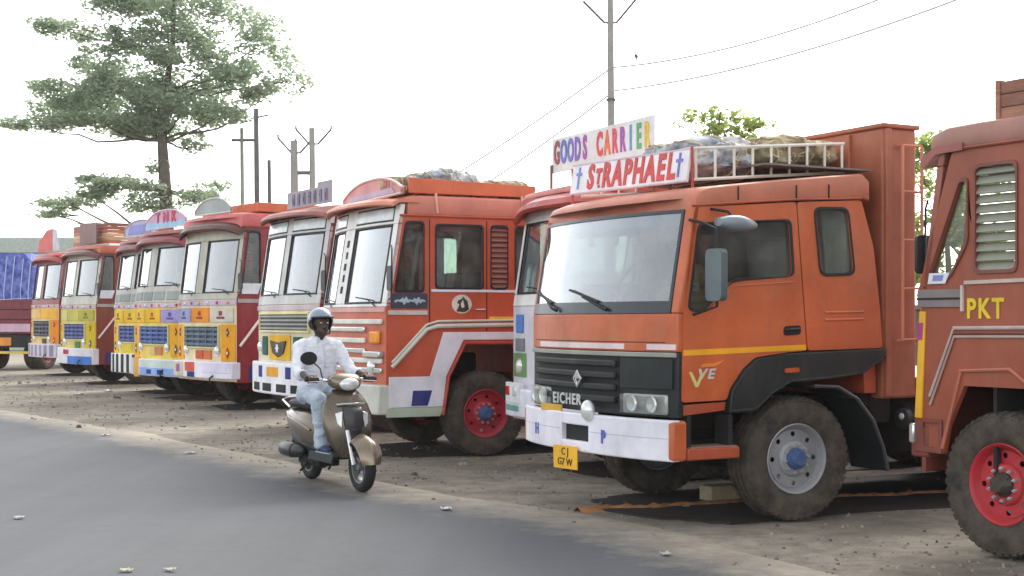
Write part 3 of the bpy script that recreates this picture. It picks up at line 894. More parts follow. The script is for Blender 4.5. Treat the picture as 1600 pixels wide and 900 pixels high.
for i, z in enumerate((1.92, 2.06, 2.2, 2.34, 2.48)):
    fblock(t2, S, 'pillar_mark', 1.28, 1.38 - 0.02 * (i % 2), z, z + 0.09, (40, 36, 40), 0.013)
# front of that truck: rows of chrome bars
fblock(t2, S, 'belt_trim', 0.01, 2.34, 1.69, 1.745, (216, 166, 160), 0.02)
for i, z in enumerate((1.58, 1.49, 1.36, 1.24, 1.13, 1.02)):
    fblock(t2, S, 'grille_bar', 0.45 if 0 < i < 4 else 0.06, 2.30, z - 0.03, z + 0.03, None, 0.035, 0.012, CHROME if i % 2 else paint((226, 222, 212)))
ind = fblock(t2, S, 'indicator', 0.10, 0.30, 1.33, 1.47, None, 0.05, 0.02, AMBER)
fblock(t2, S, 'lamp_tray', 0.04, 0.42, 1.17, 1.24, None, 0.07, 0.012, CHROME)
headlamp(t2, S, 0.32, 1.06, 0.085); headlamp(t2, S, 2.03, 1.06, 0.085)
fblock(t2, d['Sb'], 'number_plate', 0.95, 1.4, 0.60, 0.74, (226, 176, 40), 0.058)
sg = arch_sign(t2, 0.22, 0.08, 2.2, 3.06, 3.30, (204, 128, 124), rise=0.7, border=(226, 196, 190))
P('sign_band', MB().face([(0.3, 3.08), (2.0, 3.08), (1.9, 3.15), (0.4, 3.15)], 0.21, 0.2195), paint((176, 150, 176)), sg)
for y in (0.5, 0.58, 0.66):
    P('sign_stroke', MB().face([(y, 3.16), (y + 0.03, 3.16), (y + 0.03, 3.25), (y, 3.25)], 0.21, 0.2195), paint((200, 90, 96)), sg)
P('roof_parapet', MB().side([(.30, 3.062), (1.92, 3.062), (1.92, 3.20), (.30, 3.24)], 0.06, 0.10), paint((204, 100, 62), 0.45, 0.35), t2, 0.01)
P('roof_parapet', MB().side([(.30, 3.062), (1.92, 3.062), (1.92, 3.20), (.30, 3.24)], 2.25, 2.29), paint((204, 100, 62), 0.45, 0.35), t2, 0.01)
P('roof_rib', MB().tube([(0.62, -0.022, 2.83), (0.60, -0.022, 3.0), (0.62, 0.03, 3.06)], 0.016, 6).tube([(1.72, -0.022, 2.83), (1.70, -0.022, 3.0), (1.72, 0.03, 3.06)], 0.016, 6), paint((216, 150, 130)), t2)
tarp_bundle('tarpaulin_bundle', 'dark grey folded tarpaulin on the roof of the orange truck with the horse emblem', tf(t2), 1.02, 0.75, 3.05, 0.42, 0.5, 0.18, CANVAS_GREY, 4)
tarp_bundle('tarpaulin_bundle', 'low brown tarpaulin at the rear roof edge of the orange truck with the horse emblem', tf(t2), 1.68, 0.75, 3.05, 0.34, 0.55, 0.13, CANVAS_OLIVE, 9)
tarp_bundle('tarpaulin_bundle', 'small olive cloth roll behind the pink roof sign of the orange truck', tf(t2), 0.42, 0.6, 3.06, 0.20, 0.35, 0.12, CANVAS_OLIVE, 12, 2)

# ---- truck hidden between the two large ones: only its far front edge and sign board show
t1b, S, zm, d = coach_truck('cargo_truck', 'mostly hidden truck behind the front orange truck, carrying the multicoloured sign board', 1.12, 13.55, 28,
    dict(side=(170, 66, 50), front=(206, 206, 214), visor=(176, 62, 52), roof=(186, 92, 76), z=[0.5, 1.75, 1.9, 2.75, 3.02], ws=(1.88, 2.66), toplight=False, bz=(0.55, 0.86), length=5.6, rear=True), GRP)
bd = fblock(t1b, S, 'round_badge', 1.98, 2.2, 1.46, 1.66, (84, 128, 196), 0.02, 0.03)
fblock(t1b, S, 'vent', 1.95, 2.22, 1.26, 1.40, (120, 126, 130), 0.02)
fblock(t1b, S, 'green_panel', 1.9, 2.3, 0.98, 1.24, (104, 142, 84), 0.012)
headlamp(t1b, S, 2.08, 1.10, 0.075)
fblock(t1b, d['Sb'], 'marker_plate', 1.82, 2.3, 0.70, 0.92, (222, 226, 226), 0.06)
fblock(t1b, d['Sb'], 'marker_light', 2.12, 2.26, 0.78, 0.88, None, 0.07, 0.01, REDL)
fblock(t1b, d['Sb'], 'marker_light', 1.90, 2.0, 0.78, 0.88, None, 0.07, 0.01, LAMPG)
fblock(t1b, d['Sb'], 'marker_strip', 1.85, 2.28, 0.62, 0.68, (110, 160, 150), 0.06)
sb = P('roof_sign', MB().face([(0.02, 3.22), (2.02, 3.21), (2.02, 3.58), (0.02, 3.60)], 0.30, 0.325), paint((230, 228, 226), 0.4, 0.1), t1b, 0.004)
lcol = [(150, 60, 60), (96, 110, 190), (120, 110, 190), (130, 90, 180), (170, 70, 160), (205, 50, 80), (222, 60, 60), (235, 110, 50), (222, 70, 90), (170, 80, 170), (80, 150, 190), (90, 170, 110), (225, 190, 60)]
for i, ch in enumerate('GOODS CARRIER'):
    if ch != ' ':
        text('letter', ch, 0.34, paint(lcol[i], 0.4, 0.05), sb, (0.296, 1.90 - i * 0.148, 3.41), ROT_FRONT, 0.004, 0.012, 0.50)
for y in (2.0, 0.05): P('sign_post', MB().box(0.27, 0.299, y - 0.01, y + 0.01, 3.0, 3.3), paint((120, 96, 90)), sb)
tarp_bundle('tarpaulin_bundle', 'grey white plastic sheet heaped behind the multicoloured sign board', tf(t1b), 1.45, 1.2, 3.0, 0.6, 0.8, 0.20, CANVAS_PALE, 21, 3)

# ---- truck cut off by the right edge of the photo
T0_OUT = [(0, .9), (.06, .66), (.20, .66), (.24, .85), (.39, 1.145), (.93, 1.145), (1.12, .85), (1.16, .6), (1.95, .6), (1.95, 2.80), (.29, 2.80), (.26, 2.72), (-0.03, 1.82), (0.0, 1.75)]
T0_H = dict(quarter=[(.065, 1.90), (.27, 1.90), (.415, 2.14), (.425, 2.56), (.36, 2.57)], louvre=[(.49, 1.93), (.84, 1.93), (.84, 2.65), (.49, 2.65)], door=[(.93, 1.99), (1.75, 1.99), (1.75, 2.64), (.93, 2.64)])
t0, S, zm, d = coach_truck('cargo_truck', 'brown red truck cut off by the right edge, yellow lettering and bright red wheel', 2.925, 10.054, -60,
    dict(side=(150, 74, 48), roof=(164, 118, 106), front=(120, 54, 44), frame=(150, 88, 74), mirror_y=-0.03, ws_glass=GLASS_T, visor=(150, 84, 76), hub=0.675, r=0.49, outline=T0_OUT, holes=T0_H, rim=RIM_RED2, hubm=HUB_GREASE, bz=(.62, .85), bumper=(120, 54, 44), clear='quarter',
         louvre_col=(146, 148, 132), nlouvre=11, wframe=(120, 62, 52), length=5.2, toplight=False, z=[0.5, 1.75, 1.91, 2.75, 2.97], visor_drop=0.05, bulge=0.06, vlift=-0.03))
gm = paint((128, 118, 118), 0.4, 0.3)
P('waist_strip', MB().side([(-.03, 1.69), (.37, 1.69), (.37, 1.815), (-.03, 1.815)], -0.018, -0.001), gm, t0, 0.006)
P('waist_groove', MB().side([(-.03, 1.742), (.37, 1.742), (.37, 1.757), (-.03, 1.757)], -0.022, -0.0185), RUBBER, t0)
P('strip_end', MB().side([(.372, 1.66), (.392, 1.66), (.392, 1.84), (.372, 1.84)], -0.02, -0.001), paint((206, 190, 180)), t0)
P('window_sill', MB().side([(.40, 1.845), (1.9, 1.865), (1.9, 1.89), (.40, 1.87)], -0.016, -0.001), paint((196, 178, 166)), t0)
text('lettering', 'PKT', 0.19, paint((226, 196, 30), 0.4, 0.1), t0, (.575, -.004, 1.672), ROT_SIDE, 0.003, 0.005, 0.85)
for dz, r, c in ((0, 0.014, (186, 170, 164)), (-0.035, 0.01, (120, 64, 56)), (-0.06, 0.01, (176, 158, 150))):
    P('side_rail', MB().tube([(.09, -.012, 1.06 + dz), (.31, -.012, 1.545 + dz), (1.95, -.012, 1.56 + dz)], r, 6), paint(c), t0)
P('arch_lip', MB().tube([(.20, -.008, .70), (.37, -.008, 1.25), (.79, -.008, 1.27), (1.02, -.008, 1.12), (1.16, -.008, .8)], 0.016, 6), paint((176, 100, 80)), t0)
P('front_strip', MB().side([(-.055, .90), (.012, .90), (.045, 1.66), (-.01, 1.66)], -0.016, 0.03), paint((232, 176, 36)), t0, 0.006)
P('strip_patch', MB().side([(-.022, 1.46), (.022, 1.46), (.03, 1.58), (-.018, 1.58)], -0.02, -0.0165), paint((170, 50, 130)), t0)
stp = MB().side([(-.05, .66), (.20, .66), (.20, .90), (-.05, .90)], -0.02, 0.02, [[(.03, .70), (.17, .70), (.17, .87), (.03, .87)]])
P('step_recess', MB().box(0.02, 0.18, 0.021, 0.03, .69, .88), CHASSIS, t0)
P('step', stp, paint((120, 58, 46)), t0, 0.006)
P('step_light', MB().box(-.08, -.03, -0.05, 0.0, .72, .86), CHROME, t0, 0.012)
P('quarter_sticker', MB().side([(.075, 1.855), (.235, 1.855), (.275, 1.93), (.09, 1.93)], -0.02, -0.016), paint((222, 226, 240)), t0)
P('sticker_mark', MB().side([(.12, 1.875), (.21, 1.875), (.225, 1.915), (.13, 1.915)], -0.023, -0.0205), paint((120, 136, 196)), t0)
P('curtain', MB().side([(.88, 1.96), (1.8, 1.96), (1.8, 2.68), (.88, 2.68)], 0.05, 0.06), plain((210, 216, 226), 0.8), t0)
wd = [wood_mat('weathered_plank_%d' % i, c) for i, c in enumerate(((150, 104, 84), (166, 118, 96), (138, 96, 80)))]
for i in range(3):
    P('headboard_plank', MB().box(1.2, 1.24, 0.06, 2.29, 2.965 + i * 0.085, 3.048 + i * 0.085), wd[i % 3], t0, 0.006)
    P('headboard_plank', MB().box(0.66, 1.19, 0.05, 0.09, 2.945 + i * 0.0885, 3.031 + i * 0.0885), wd[(i + 1) % 3], t0, 0.006)
P('headboard_back', MB().box(0.68, 1.18, 0.095, 0.12, 2.93, 3.20), wd[0], t0)
P('headboard_plank', MB().box(0.665, 0.69, 0.1, 2.29, 2.96, 3.20), wd[2], t0)
P('headboard_post', MB().box(0.62, 0.66, 0.04, 0.10, 2.93, 3.22), wd[1], t0, 0.004)
cargo_body(t0, 2.35, 2.05, 5.2, 1.1, 2.9, wd, 9)
# ---- silver fronted truck behind the rider
t3, S, zm, d = coach_truck('cargo_truck', 'truck with cream and silver front and yellow emblem panel, just behind the scooter rider', -2.66, 19.5, 31,
    dict(side=(120, 40, 40), front=(214, 206, 178), visor=(150, 84, 72), roof=(170, 110, 96), frame=(196, 196, 192), z=[0.5, 1.82, 1.98, 2.88, 3.24], ws=(1.96, 2.84), ftop=3.08, roof_x0=.16, vsize=.7, visor_drop=.07, bz=(.52, .98), bumper=(230, 230, 238), body=(2.15, 1.15, 2.1), body_cols=[paint((120, 44, 40))]), GRP)
fblock(t3, S, 'belt_trim', 0.0, 2.35, 1.74, 1.81, (206, 190, 196), 0.02)
grille(t3, S, 0.25, 2.1, 1.45, 1.68, 4, (70, 74, 70), (150, 152, 150), 0.03, (226, 214, 150))
fblock(t3, S, 'emblem_panel', 0.78, 1.58, 1.02, 1.38, (226, 174, 40), 0.02)
P('emblem_shield', MB().face([(.88, 1.30), (1.18, 1.27), (1.48, 1.30), (1.38, 1.12), (1.18, 1.06), (.98, 1.12)], -0.16, -0.14), paint((40, 24, 22)), t3)
P('emblem_star', MB().face([(1.18 + (.075 if i % 2 else .035) * math.sin(math.pi * i / 6), 1.19 + (.075 if i % 2 else .035) * math.cos(math.pi * i / 6)) for i in range(12)], -0.17, -0.161), paint((236, 236, 240)), t3)
for y in (0.42, 1.7): fblock(t3, S, 'corner_panel', y, y + 0.26, 1.08, 1.36, (40, 84, 66), 0.02)
headlamp(t3, S, 0.22, 1.2, 0.08); headlamp(t3, S, 2.13, 1.2, 0.08)
fblock(t3, d['Sb'], 'number_plate', 0.98, 1.42, 0.78, 0.92, (222, 160, 50), 0.06)
for y in (0.55, 1.62): fblock(t3, d['Sb'], 'bumper_badge', y, y + 0.17, 0.76, 0.93, (44, 52, 130), 0.056)
for y in (0.2, 0.7, 1.25, 1.75): fblock(t3, d['Sb'], 'bumper_slot', y, y + 0.36, 0.56, 0.68, (30, 30, 32), 0.053)
sb = P('roof_sign', MB().face([(0.12, 3.25), (1.75, 3.25), (1.75, 3.50), (0.62, 3.50), (0.62, 3.57), (0.12, 3.57)], 0.22, 0.24), paint((150, 142, 152), 0.4, 0.15), t3, 0.004)
for i in range(7):
    P('sign_stroke', MB().face([(0.25 + i * 0.2, 3.29), (0.33 + i * 0.2, 3.29), (0.33 + i * 0.2, 3.46), (0.25 + i * 0.2, 3.46)], 0.21, 0.2195, [[(0.27 + i * 0.2, 3.32 + 0.05 * (i % 2)), (0.31 + i * 0.2, 3.32 + 0.05 * (i % 2)), (0.31 + i * 0.2, 3.40), (0.27 + i * 0.2, 3.40)]]), paint((98, 86, 120)), sb)

def rails_and_sill(t, zm, white=(232, 216, 206), badge=(40, 44, 120)):
    P('side_rail', MB().tube([(.05, -.03, zm(1.05)), (.50, -.03, zm(1.52)), (.62, -.03, zm(1.55)), (1.95, -.03, zm(1.57))], 0.026, 8), paint(white), t)
    P('sill_badge', MB().side([(.22, .54), (.58, .54), (.60, .80), (.24, .80)], -0.008, -0.001), paint(badge), t)
    P('arch_lip', MB().tube([(.69, -.012, .5), (.765, -.012, zm(.95)), (.97, -.012, zm(1.33)), (1.6, -.012, zm(1.33)), (1.79, -.012, zm(.95))], 0.02, 6), paint((150, 54, 48)), t)
    P('quarter_sticker', MB().side([(.08, zm(1.86)), (.40, zm(1.86)), (.47, zm(2.02)), (.11, zm(2.02))], -0.02, -0.015), paint((226, 230, 236)), t)
    P('waist_strip', MB().side([(.02, zm(1.70)), (1.93, zm(1.70)), (1.93, zm(1.76)), (.02, zm(1.76))], -0.014, -0.001), paint((176, 160, 158)), t)

def tall_front(t, S, d, blocks, lamps, belt, gcol, gback, bump_cols, plates, vents=False, seed=0):
    zbelt = d['z'][1]
    fblock(t, S, 'belt_trim', 0.0, 2.35, zbelt - 0.10, zbelt - 0.01, belt, 0.025)
    if vents:
        for i in range(4):
            fblock(t, S, 'vent', 0.14 + i * 0.54, 0.58 + i * 0.54, zbelt + 0.05, zbelt + 0.22, (150, 160, 156), 0.024, 0.03)
    n = len(lamps); w = 2.25 / n
    for i, (c, mk) in enumerate(lamps):
        b = fblock(t, S, 'name_panel', 0.05 + i * w + 0.02, 0.05 + (i + 1) * w - 0.02, zbelt - 0.40, zbelt - 0.14, c, 0.022)
        if mk:
            y = 0.05 + (i + 0.5) * w
            fblock(b, S, 'panel_mark', y - 0.12, y + 0.12, zbelt - 0.34, zbelt - 0.30, mk, 0.03)
            fblock(b, S, 'panel_mark', y - 0.05, y + 0.05, zbelt - 0.28, zbelt - 0.20, mk, 0.03)
    fblock(t, S, 'corner_panel', 0.02, 0.42, 0.88, zbelt - 0.44, blocks[0], 0.02)
    fblock(t, S, 'corner_panel', 1.93, 2.33, 0.88, zbelt - 0.44, blocks[-1], 0.02)
    for y in (0.22, 2.13):
        motif(t, S, y, 1.02, 0.10, ((170, 40, 40), (40, 70, 130), (30, 90, 60))[seed % 3], (230, 226, 210))
        motif(t, S, y, zbelt - 0.58, 0.08, ((40, 60, 130), (160, 40, 50), (150, 50, 110))[seed % 3], (236, 200, 60))
    for i in range(7):
        y = 0.2 + i * 0.325
        P('marker_lamp', MB().lathe([(0, -.05), (.022, -.046), (.03, -.03), (.03, 0)], 10, (S(y, zbelt - .055), y, zbelt - 0.055), 'x'), (AMBER, REDL, LAMPG)[(i + seed) % 3], t)
    P('tow_hook', MB().tube([(-.2, 0.5, .62), (-.27, 0.5, .58), (-.27, 0.5, .5), (-.2, 0.5, .48)], 0.016, 6), CHASSIS, t)
    grille(t, S, 0.50, 1.86, 1.12, zbelt - 0.48, 4, gback, gcol, 0.03, (206, 196, 130), 5)
    headlamp(t, S, 0.56, 1.06, 0.085); headlamp(t, S, 1.80, 1.06, 0.085)
    for i, c in enumerate(plates):
        fblock(t, S, 'front_plate', 0.74 + i * 0.32, 1.02 + i * 0.32, 0.90, 1.06, c, 0.025)
    Sb = d['Sb']; z0, z1 = d['bz']
    for i, (y0, y1, a, b, c) in enumerate(bump_cols):
        fblock(t, Sb, 'bumper_panel', y0, y1, z0 + (z1 - z0) * a, z0 + (z1 - z0) * b, c, 0.058)

# ---- red sided truck with an orange box on the roof
t4, S, zm, d = coach_truck('cargo_truck', 'dark red truck with orange front blocks and a silver dome sign above its brow', -4.79, 24.5, 38,
    dict(side=(140, 30, 38), front=(222, 206, 170), visor=(84, 40, 34), roof=(196, 96, 92), frame=(178, 176, 160), z=[0.5, 1.96, 2.10, 3.18, 3.50], ws=(2.08, 3.02), toplight=False, bz=(.56, .86), bumper=(226, 222, 236), panes=((.10, 1.12), (1.42, 2.25)), body=(2.15, 1.2, 2.4), body_cols=[paint((140, 44, 44))]), GRP)
rails_and_sill(t4, zm)
tall_front(t4, S, d, [(230, 160, 26)], [((206, 200, 184), (140, 70, 76)), (ORANGE, (150, 60, 40)), ((150, 150, 190), (70, 70, 120))], (190, 176, 196), (86, 104, 124), (52, 74, 88), [(0.02, 0.9, 0.35, 0.95, (222, 216, 240)), (1.2, 1.6, 0.4, 0.95, (210, 90, 70)), (1.2, 1.5, 0.05, 0.38, (40, 50, 110)), (1.7, 2.3, 0.05, 0.95, (206, 196, 170)), (1.85, 2.1, 0.3, 0.8, (150, 90, 150))], [(200, 110, 60), (196, 90, 60)], seed=0)
arch_sign(t4, 0.12, 0.45, 1.9, 3.52, 3.80, (160, 168, 166), rise=0.7, border=(206, 206, 200))
P('roof_box', MB().box(0.45, 1.9, 0.05, 2.3, 3.51, 3.68), paint((206, 100, 60), 0.45, 0.3), t4, 0.02)

t5, S, zm, d = coach_truck('cargo_truck', 'truck with a red and blue lettered arched sign and yellow painted bumper posts', -6.41, 27.5, 38,
    dict(side=(130, 40, 42), front=(226, 196, 80), visor=(130, 38, 44), roof=(150, 70, 66), frame=(186, 184, 174), z=[0.5, 1.95, 2.2, 3.12, 3.42], ws=(2.28, 3.06), toplight=False, bz=(.48, .82), bumper=(222, 226, 236), panes=((.10, 1.22), (1.55, 2.25)), body=(2.15, 1.2, 2.3), body_cols=[paint((130, 44, 40))]), GRP)
rails_and_sill(t5, zm)
tall_front(t5, S, d, [(232, 168, 24)], [((160, 150, 206), (90, 80, 150)), (YELLOW, (170, 80, 40)), (YELLOW, (120, 110, 40))], (196, 184, 204), (74, 100, 160), (48, 66, 128), [(0.02, 1.6, 0.55, 0.95, (200, 214, 206)), (0.02, 1.6, 0.05, 0.5, (140, 170, 220)), (0.5, 0.75, 0.1, 0.4, (40, 50, 130)), (1.0, 1.25, 0.1, 0.4, (40, 50, 130)), (1.66, 1.92, -0.1, 1.1, (228, 164, 50)), (1.96, 2.3, 0.1, 1, (196, 196, 190))], [(196, 120, 80), (210, 190, 120)], True, 1)
s5 = arch_sign(t5, 0.10, 0.1, 2.0, 3.46, 3.82, (206, 160, 184), rise=0.55, border=(226, 206, 210))
P('sign_band', MB().face([(0.12, 3.47), (1.98, 3.47), (1.98, 3.58), (0.12, 3.58)], 0.085, 0.0995), paint((150, 196, 226)), s5)
for i, ch in enumerate('TNK'):
    text('letter', ch, 0.30, paint(((190, 60, 120), (214, 60, 110), (220, 40, 60))[i], 0.4, 0.05), s5, (0.083, 1.42 - i * 0.38, 3.66), ROT_FRONT, 0.004, 0.008, 1.1)

t6, S, zm, d = coach_truck('cargo_truck', 'truck with a round topped pale blue sign and black and white striped bumper', -7.54, 30.0, 38,
    dict(side=(126, 44, 40), front=(222, 196, 70), visor=(120, 50, 48), roof=(150, 80, 76), frame=(176, 174, 166), z=[0.5, 1.95, 2.2, 3.10, 3.40], ws=(2.28, 3.04), toplight=False, bz=(.44, .86), bumper=(226, 226, 226), body=(2.15, 1.2, 2.3), body_cols=[paint((126, 48, 40))]), GRP)
rails_and_sill(t6, zm)
tall_front(t6, S, d, [(228, 176, 30)], [(YELLOW, (90, 80, 30)), (YELLOW, (120, 100, 30)), (YELLOW, (90, 80, 30))], (190, 182, 200), (70, 92, 156), (44, 60, 120), [(0.1 + i * 0.3, 0.24 + i * 0.3, 0.02, 0.98, (34, 34, 36)) for i in range(8)], [(214, 190, 60), (214, 190, 60), (214, 190, 60)], True, 2)
s6 = arch_sign(t6, 0.10, 0.3, 2.0, 3.44, 3.80, (176, 176, 196), rise=0.5, border=(190, 180, 200))
P('sign_patch', MB().face([(0.6, 3.50), (1.8, 3.50), (1.7, 3.70), (0.7, 3.70)], 0.085, 0.0995), paint((136, 136, 206)), s6)

t7, S, zm, d = coach_truck('cargo_truck', 'brown truck with a striped wooden crate on its cab roof and yellow front corner', -10.19, 34.5, 38,
    dict(side=(128, 56, 40), front=(206, 190, 90), visor=(96, 50, 44), roof=(186, 96, 70), frame=(190, 188, 178), z=[0.5, 1.98, 2.2, 3.2, 3.46], ws=(2.2, 3.1), toplight=False, bz=(.5, .9), bumper=(226, 222, 226), body=(2.15, 1.2, 2.6), body_cols=[paint((128, 66, 48))]), GRP)
rails_and_sill(t7, zm, (226, 196, 190), (60, 40, 110))
tall_front(t7, S, d, [(206, 180, 24)], [((176, 170, 70), (120, 120, 60)), ((190, 184, 90), None), ((196, 190, 110), None)], (186, 176, 190), (74, 88, 150), (44, 44, 100), [(0.02, 1.3, 0.02, 0.5, (70, 120, 196)), (0.02, 1.7, 0.52, 0.98, (222, 216, 222)), (1.2, 1.6, 0.6, 0.9, (170, 40, 50))], [(70, 120, 70), (200, 186, 100)], seed=1)
P('roof_sign', MB().face([(0.3, 3.5), (1.4, 3.5), (1.4, 4.02), (0.3, 4.02)], 0.12, 0.16), paint((124, 86, 84)), t7, 0.01)
for i, c in enumerate(((176, 96, 62), (200, 150, 110), (206, 170, 130), (186, 100, 66), (150, 84, 58), (140, 76, 56))):
    P('crate_plank', MB().box(0.34, 1.95, 0.04, 0.08, 3.50 + i * 0.085, 3.58 + i * 0.085), paint(c), t7, 0.006)
    P('crate_plank', MB().box(0.30, 0.339, 0.04, 2.3, 3.50 + i * 0.085, 3.58 + i * 0.085), paint(c), t7, 0.006)

t8, S, zm, d = coach_truck('cargo_truck', 'far red truck with a plain orange corner block and a leaning red fan sign', -12.87, 40.0, 37,
    dict(side=(130, 44, 48), front=(226, 186, 110), visor=(150, 50, 46), roof=(204, 86, 78), frame=(150, 90, 84), z=[0.5, 2.05, 2.2, 3.3, 3.55], ws=(2.2, 3.2), toplight=False, bz=(.52, .92), bumper=(210, 206, 212), body=(2.15, 1.2, 2.4), body_cols=[paint((126, 60, 50))]), GRP)
tall_front(t8, S, d, [(236, 140, 16), (226, 170, 90)], [((230, 176, 60), None), ((226, 190, 120), None)], (190, 170, 190), (70, 70, 90), (40, 44, 60), [(0.1 + i * 0.36, 0.3 + i * 0.36, 0.1, 0.9, (150, 140, 170)) for i in range(6)], [(60, 70, 70)])
s8 = P('roof_sign', MB().face([(0.9, 3.6), (2.2, 3.62), (2.0, 3.95), (1.4, 4.22), (0.9, 4.25)], 0.12, 0.15), paint((206, 66, 60)), t8, 0.01)
P('sign_patch', MB().face([(0.35, 3.6), (0.88, 3.6), (0.88, 4.24), (0.6, 4.2)], 0.12, 0.15), paint((190, 190, 196)), s8)

# ---- far left: lorry seen from behind with a blue sheeted load, its tail to the road
ft = empty('cargo_truck', (-15.5, 45.0, 0), R(76))
tag(ft, 'far maroon lorry tail under the blue sheeted load at the left edge', 'truck', GRP)
mar = paint((116, 34, 46), 0.5, 0.3)
P('deck', MB().box(0, 5, -0.2, 2.3, 1.15, 1.3), mar, ft, 0.01)
for i in range(3): P('tail_board', MB().box(-0.05, 0, -0.2, 2.3, 1.3 + i * 0.32, 1.6 + i * 0.32), mar, ft, 0.01)
for i in range(3): P('side_board', MB().box(0.01, 5, -0.25, -0.2, 1.3 + i * 0.32, 1.6 + i * 0.32), mar, ft, 0.01)
P('tail_stripe', MB().box(-0.062, -0.051, -0.15, 2.25, 1.22, 1.48), paint((206, 170, 190)), ft)
P('tail_beam', MB().box(-0.1, 0.3, -0.1, 2.2, 0.72, 1.12), CHASSIS, ft, 0.01)
P('number_plate', MB().box(-0.12, -0.101, 0.5, 1.2, 0.78, 1.04), paint((220, 140, 50)), ft)
P('tail_bar', MB().box(-0.16, -0.06, -0.1, 2.2, 0.52, 0.6), paint((210, 190, 80)), ft)
for y, o in ((0.0, -1), (0.32, -1), (1.75, 1), (2.1, 1)): wheel(ft, (1.0, y, 0.5), RIM_RED, HUB_GREASE, 0.5, o)
P('chassis_frame', MB().box(0.1, 7, 0.6, 0.7, 0.75, 1.14).box(0.1, 7, 1.4, 1.5, 0.75, 1.14), CHASSIS, ft)
P('cab_shell', MB().box(5.2, 7.1, -0.1, 2.2, 0.6, 2.9), mar, ft, 0.1)
def blue_load():
    rings = []
    for i in range(25):
        x = 0.02 + 4.6 * i / 24
        ring = []
        for y, z in sellipse(1.05, 2.6, 1.22, 1.12, 40, 5):
            k = 1 + 0.03 * math.sin(y * 16 + z * 3) + 0.04 * mnoise.noise(Vector((x * 2, y * 2, z * 2)))
            ring.append((x + 0.04 * math.sin(y * 17) * (1 if i < 2 else 0), 1.05 + (y - 1.05) * k, 2.6 + (z - 2.6) * (k if z > 2 else 1)))
        rings.append(ring)
    return MB().loft(rings)
bl = P('sheeted_load', blue_load(), canvas((54, 66, 150), (126, 140, 206)), None, smooth=60)
bl.matrix_world = tf(ft) @ Matrix.Translation((0.05, 0, 0.05))
tag(bl, 'tall load under a blue sheet with pale cords on the far lorry', 'load')
cd = MB()
for y in (-0.08, 0.2, 0.52, 0.8, 1.15, 1.4, 1.72, 1.95, 2.18): cd.tube([(-0.04, y, 1.6), (-0.045, y + .05, 2.4), (-0.03, y - .03, 3.3), (0.1, y, 3.70)], 0.016, 5)
cd.tube([(-0.05, -0.15, 2.25), (-0.06, 1.0, 2.2), (-0.05, 2.25, 2.28)], 0.014, 5)
P('cord', cd, plain((190, 200, 226), 0.8), bl)

# white car whose nose just enters the frame on the left
car = empty('parked_car', (-13.55, 36.6, 0), R(20))
tag(car, 'white car whose rounded nose just enters at the left edge', 'car')
rings = []
for x, z0, z1, hw in ((-0.02, .36, .62, .55), (-.12, .27, .74, .70), (-.4, .22, .86, .80), (-1.1, .2, .95, .84), (-1.5, .2, 1.02, .84), (-3.2, .2, 1.02, .84), (-3.7, .25, .95, .80), (-3.85, .35, .85, .72)):
    rings.append([(x, y, z) for y, z in sellipse(0, (z0 + z1) / 2, hw, (z1 - z0) / 2, 28, 4)])
P('body', MB().loft(rings), paint((226, 228, 230), 0.25, 0.1), car, smooth=60)
rings = []
for x, z1, hw in ((-1.15, 1.0, .72), (-1.8, 1.44, .64), (-2.9, 1.46, .64), (-3.6, 1.05, .7)):
    rings.append([(x, y, z) for y, z in sellipse(0, (0.9 + z1) / 2, hw, (z1 - 0.9) / 2, 24, 5)])
P('window_glass', MB().loft(rings), GLASS_F, car, smooth=50)
P('roof_panel', MB().box(-2.85, -1.85, -.56, .56, 1.455, 1.48), paint((226, 228, 230), 0.25, 0.1), car, 0.01)
for x in (-0.75, -3.1):
    for y, o in ((-.72, -1), (.72, 1)): wheel(car, (x, y, 0.3), SILVER, HUB_GREASE, 0.3, o)
for y in (-.5, .5): P('headlight', MB().ball((-.1, y, .62), (.1, .16, .08)), LAMPG, car)
P('bumper_grille', MB().box(-.03, 0.005, -.35, .35, .36, .48), BLACKP, car, 0.01)
# ------------------------------------------------------------------ the nearest large truck
W1 = 2.27
t1 = empty('cargo_truck', (1.255, 10.617, 0), R(28))
tag(t1, 'large orange sleeper cab truck with white bumper, black fender and red lettered roof board', 'truck', GRP)
OR = paint((194, 94, 48), 0.32, 0.34, 0.0, 0.22, 0.3)
ORD = paint((170, 74, 42), 0.4, 0.3)
FEN = paint((30, 36, 37), 0.45, 0.12, 0, 0.2, 0.05, 0.3)
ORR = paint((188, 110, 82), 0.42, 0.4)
def S1(y, z):
    u = abs((y - W1 / 2) / (W1 / 2))
    return -0.17 * (1 - u ** 2.2) + (0.0 if z < 1.65 else 0.14 * (z - 1.65) / 0.82)
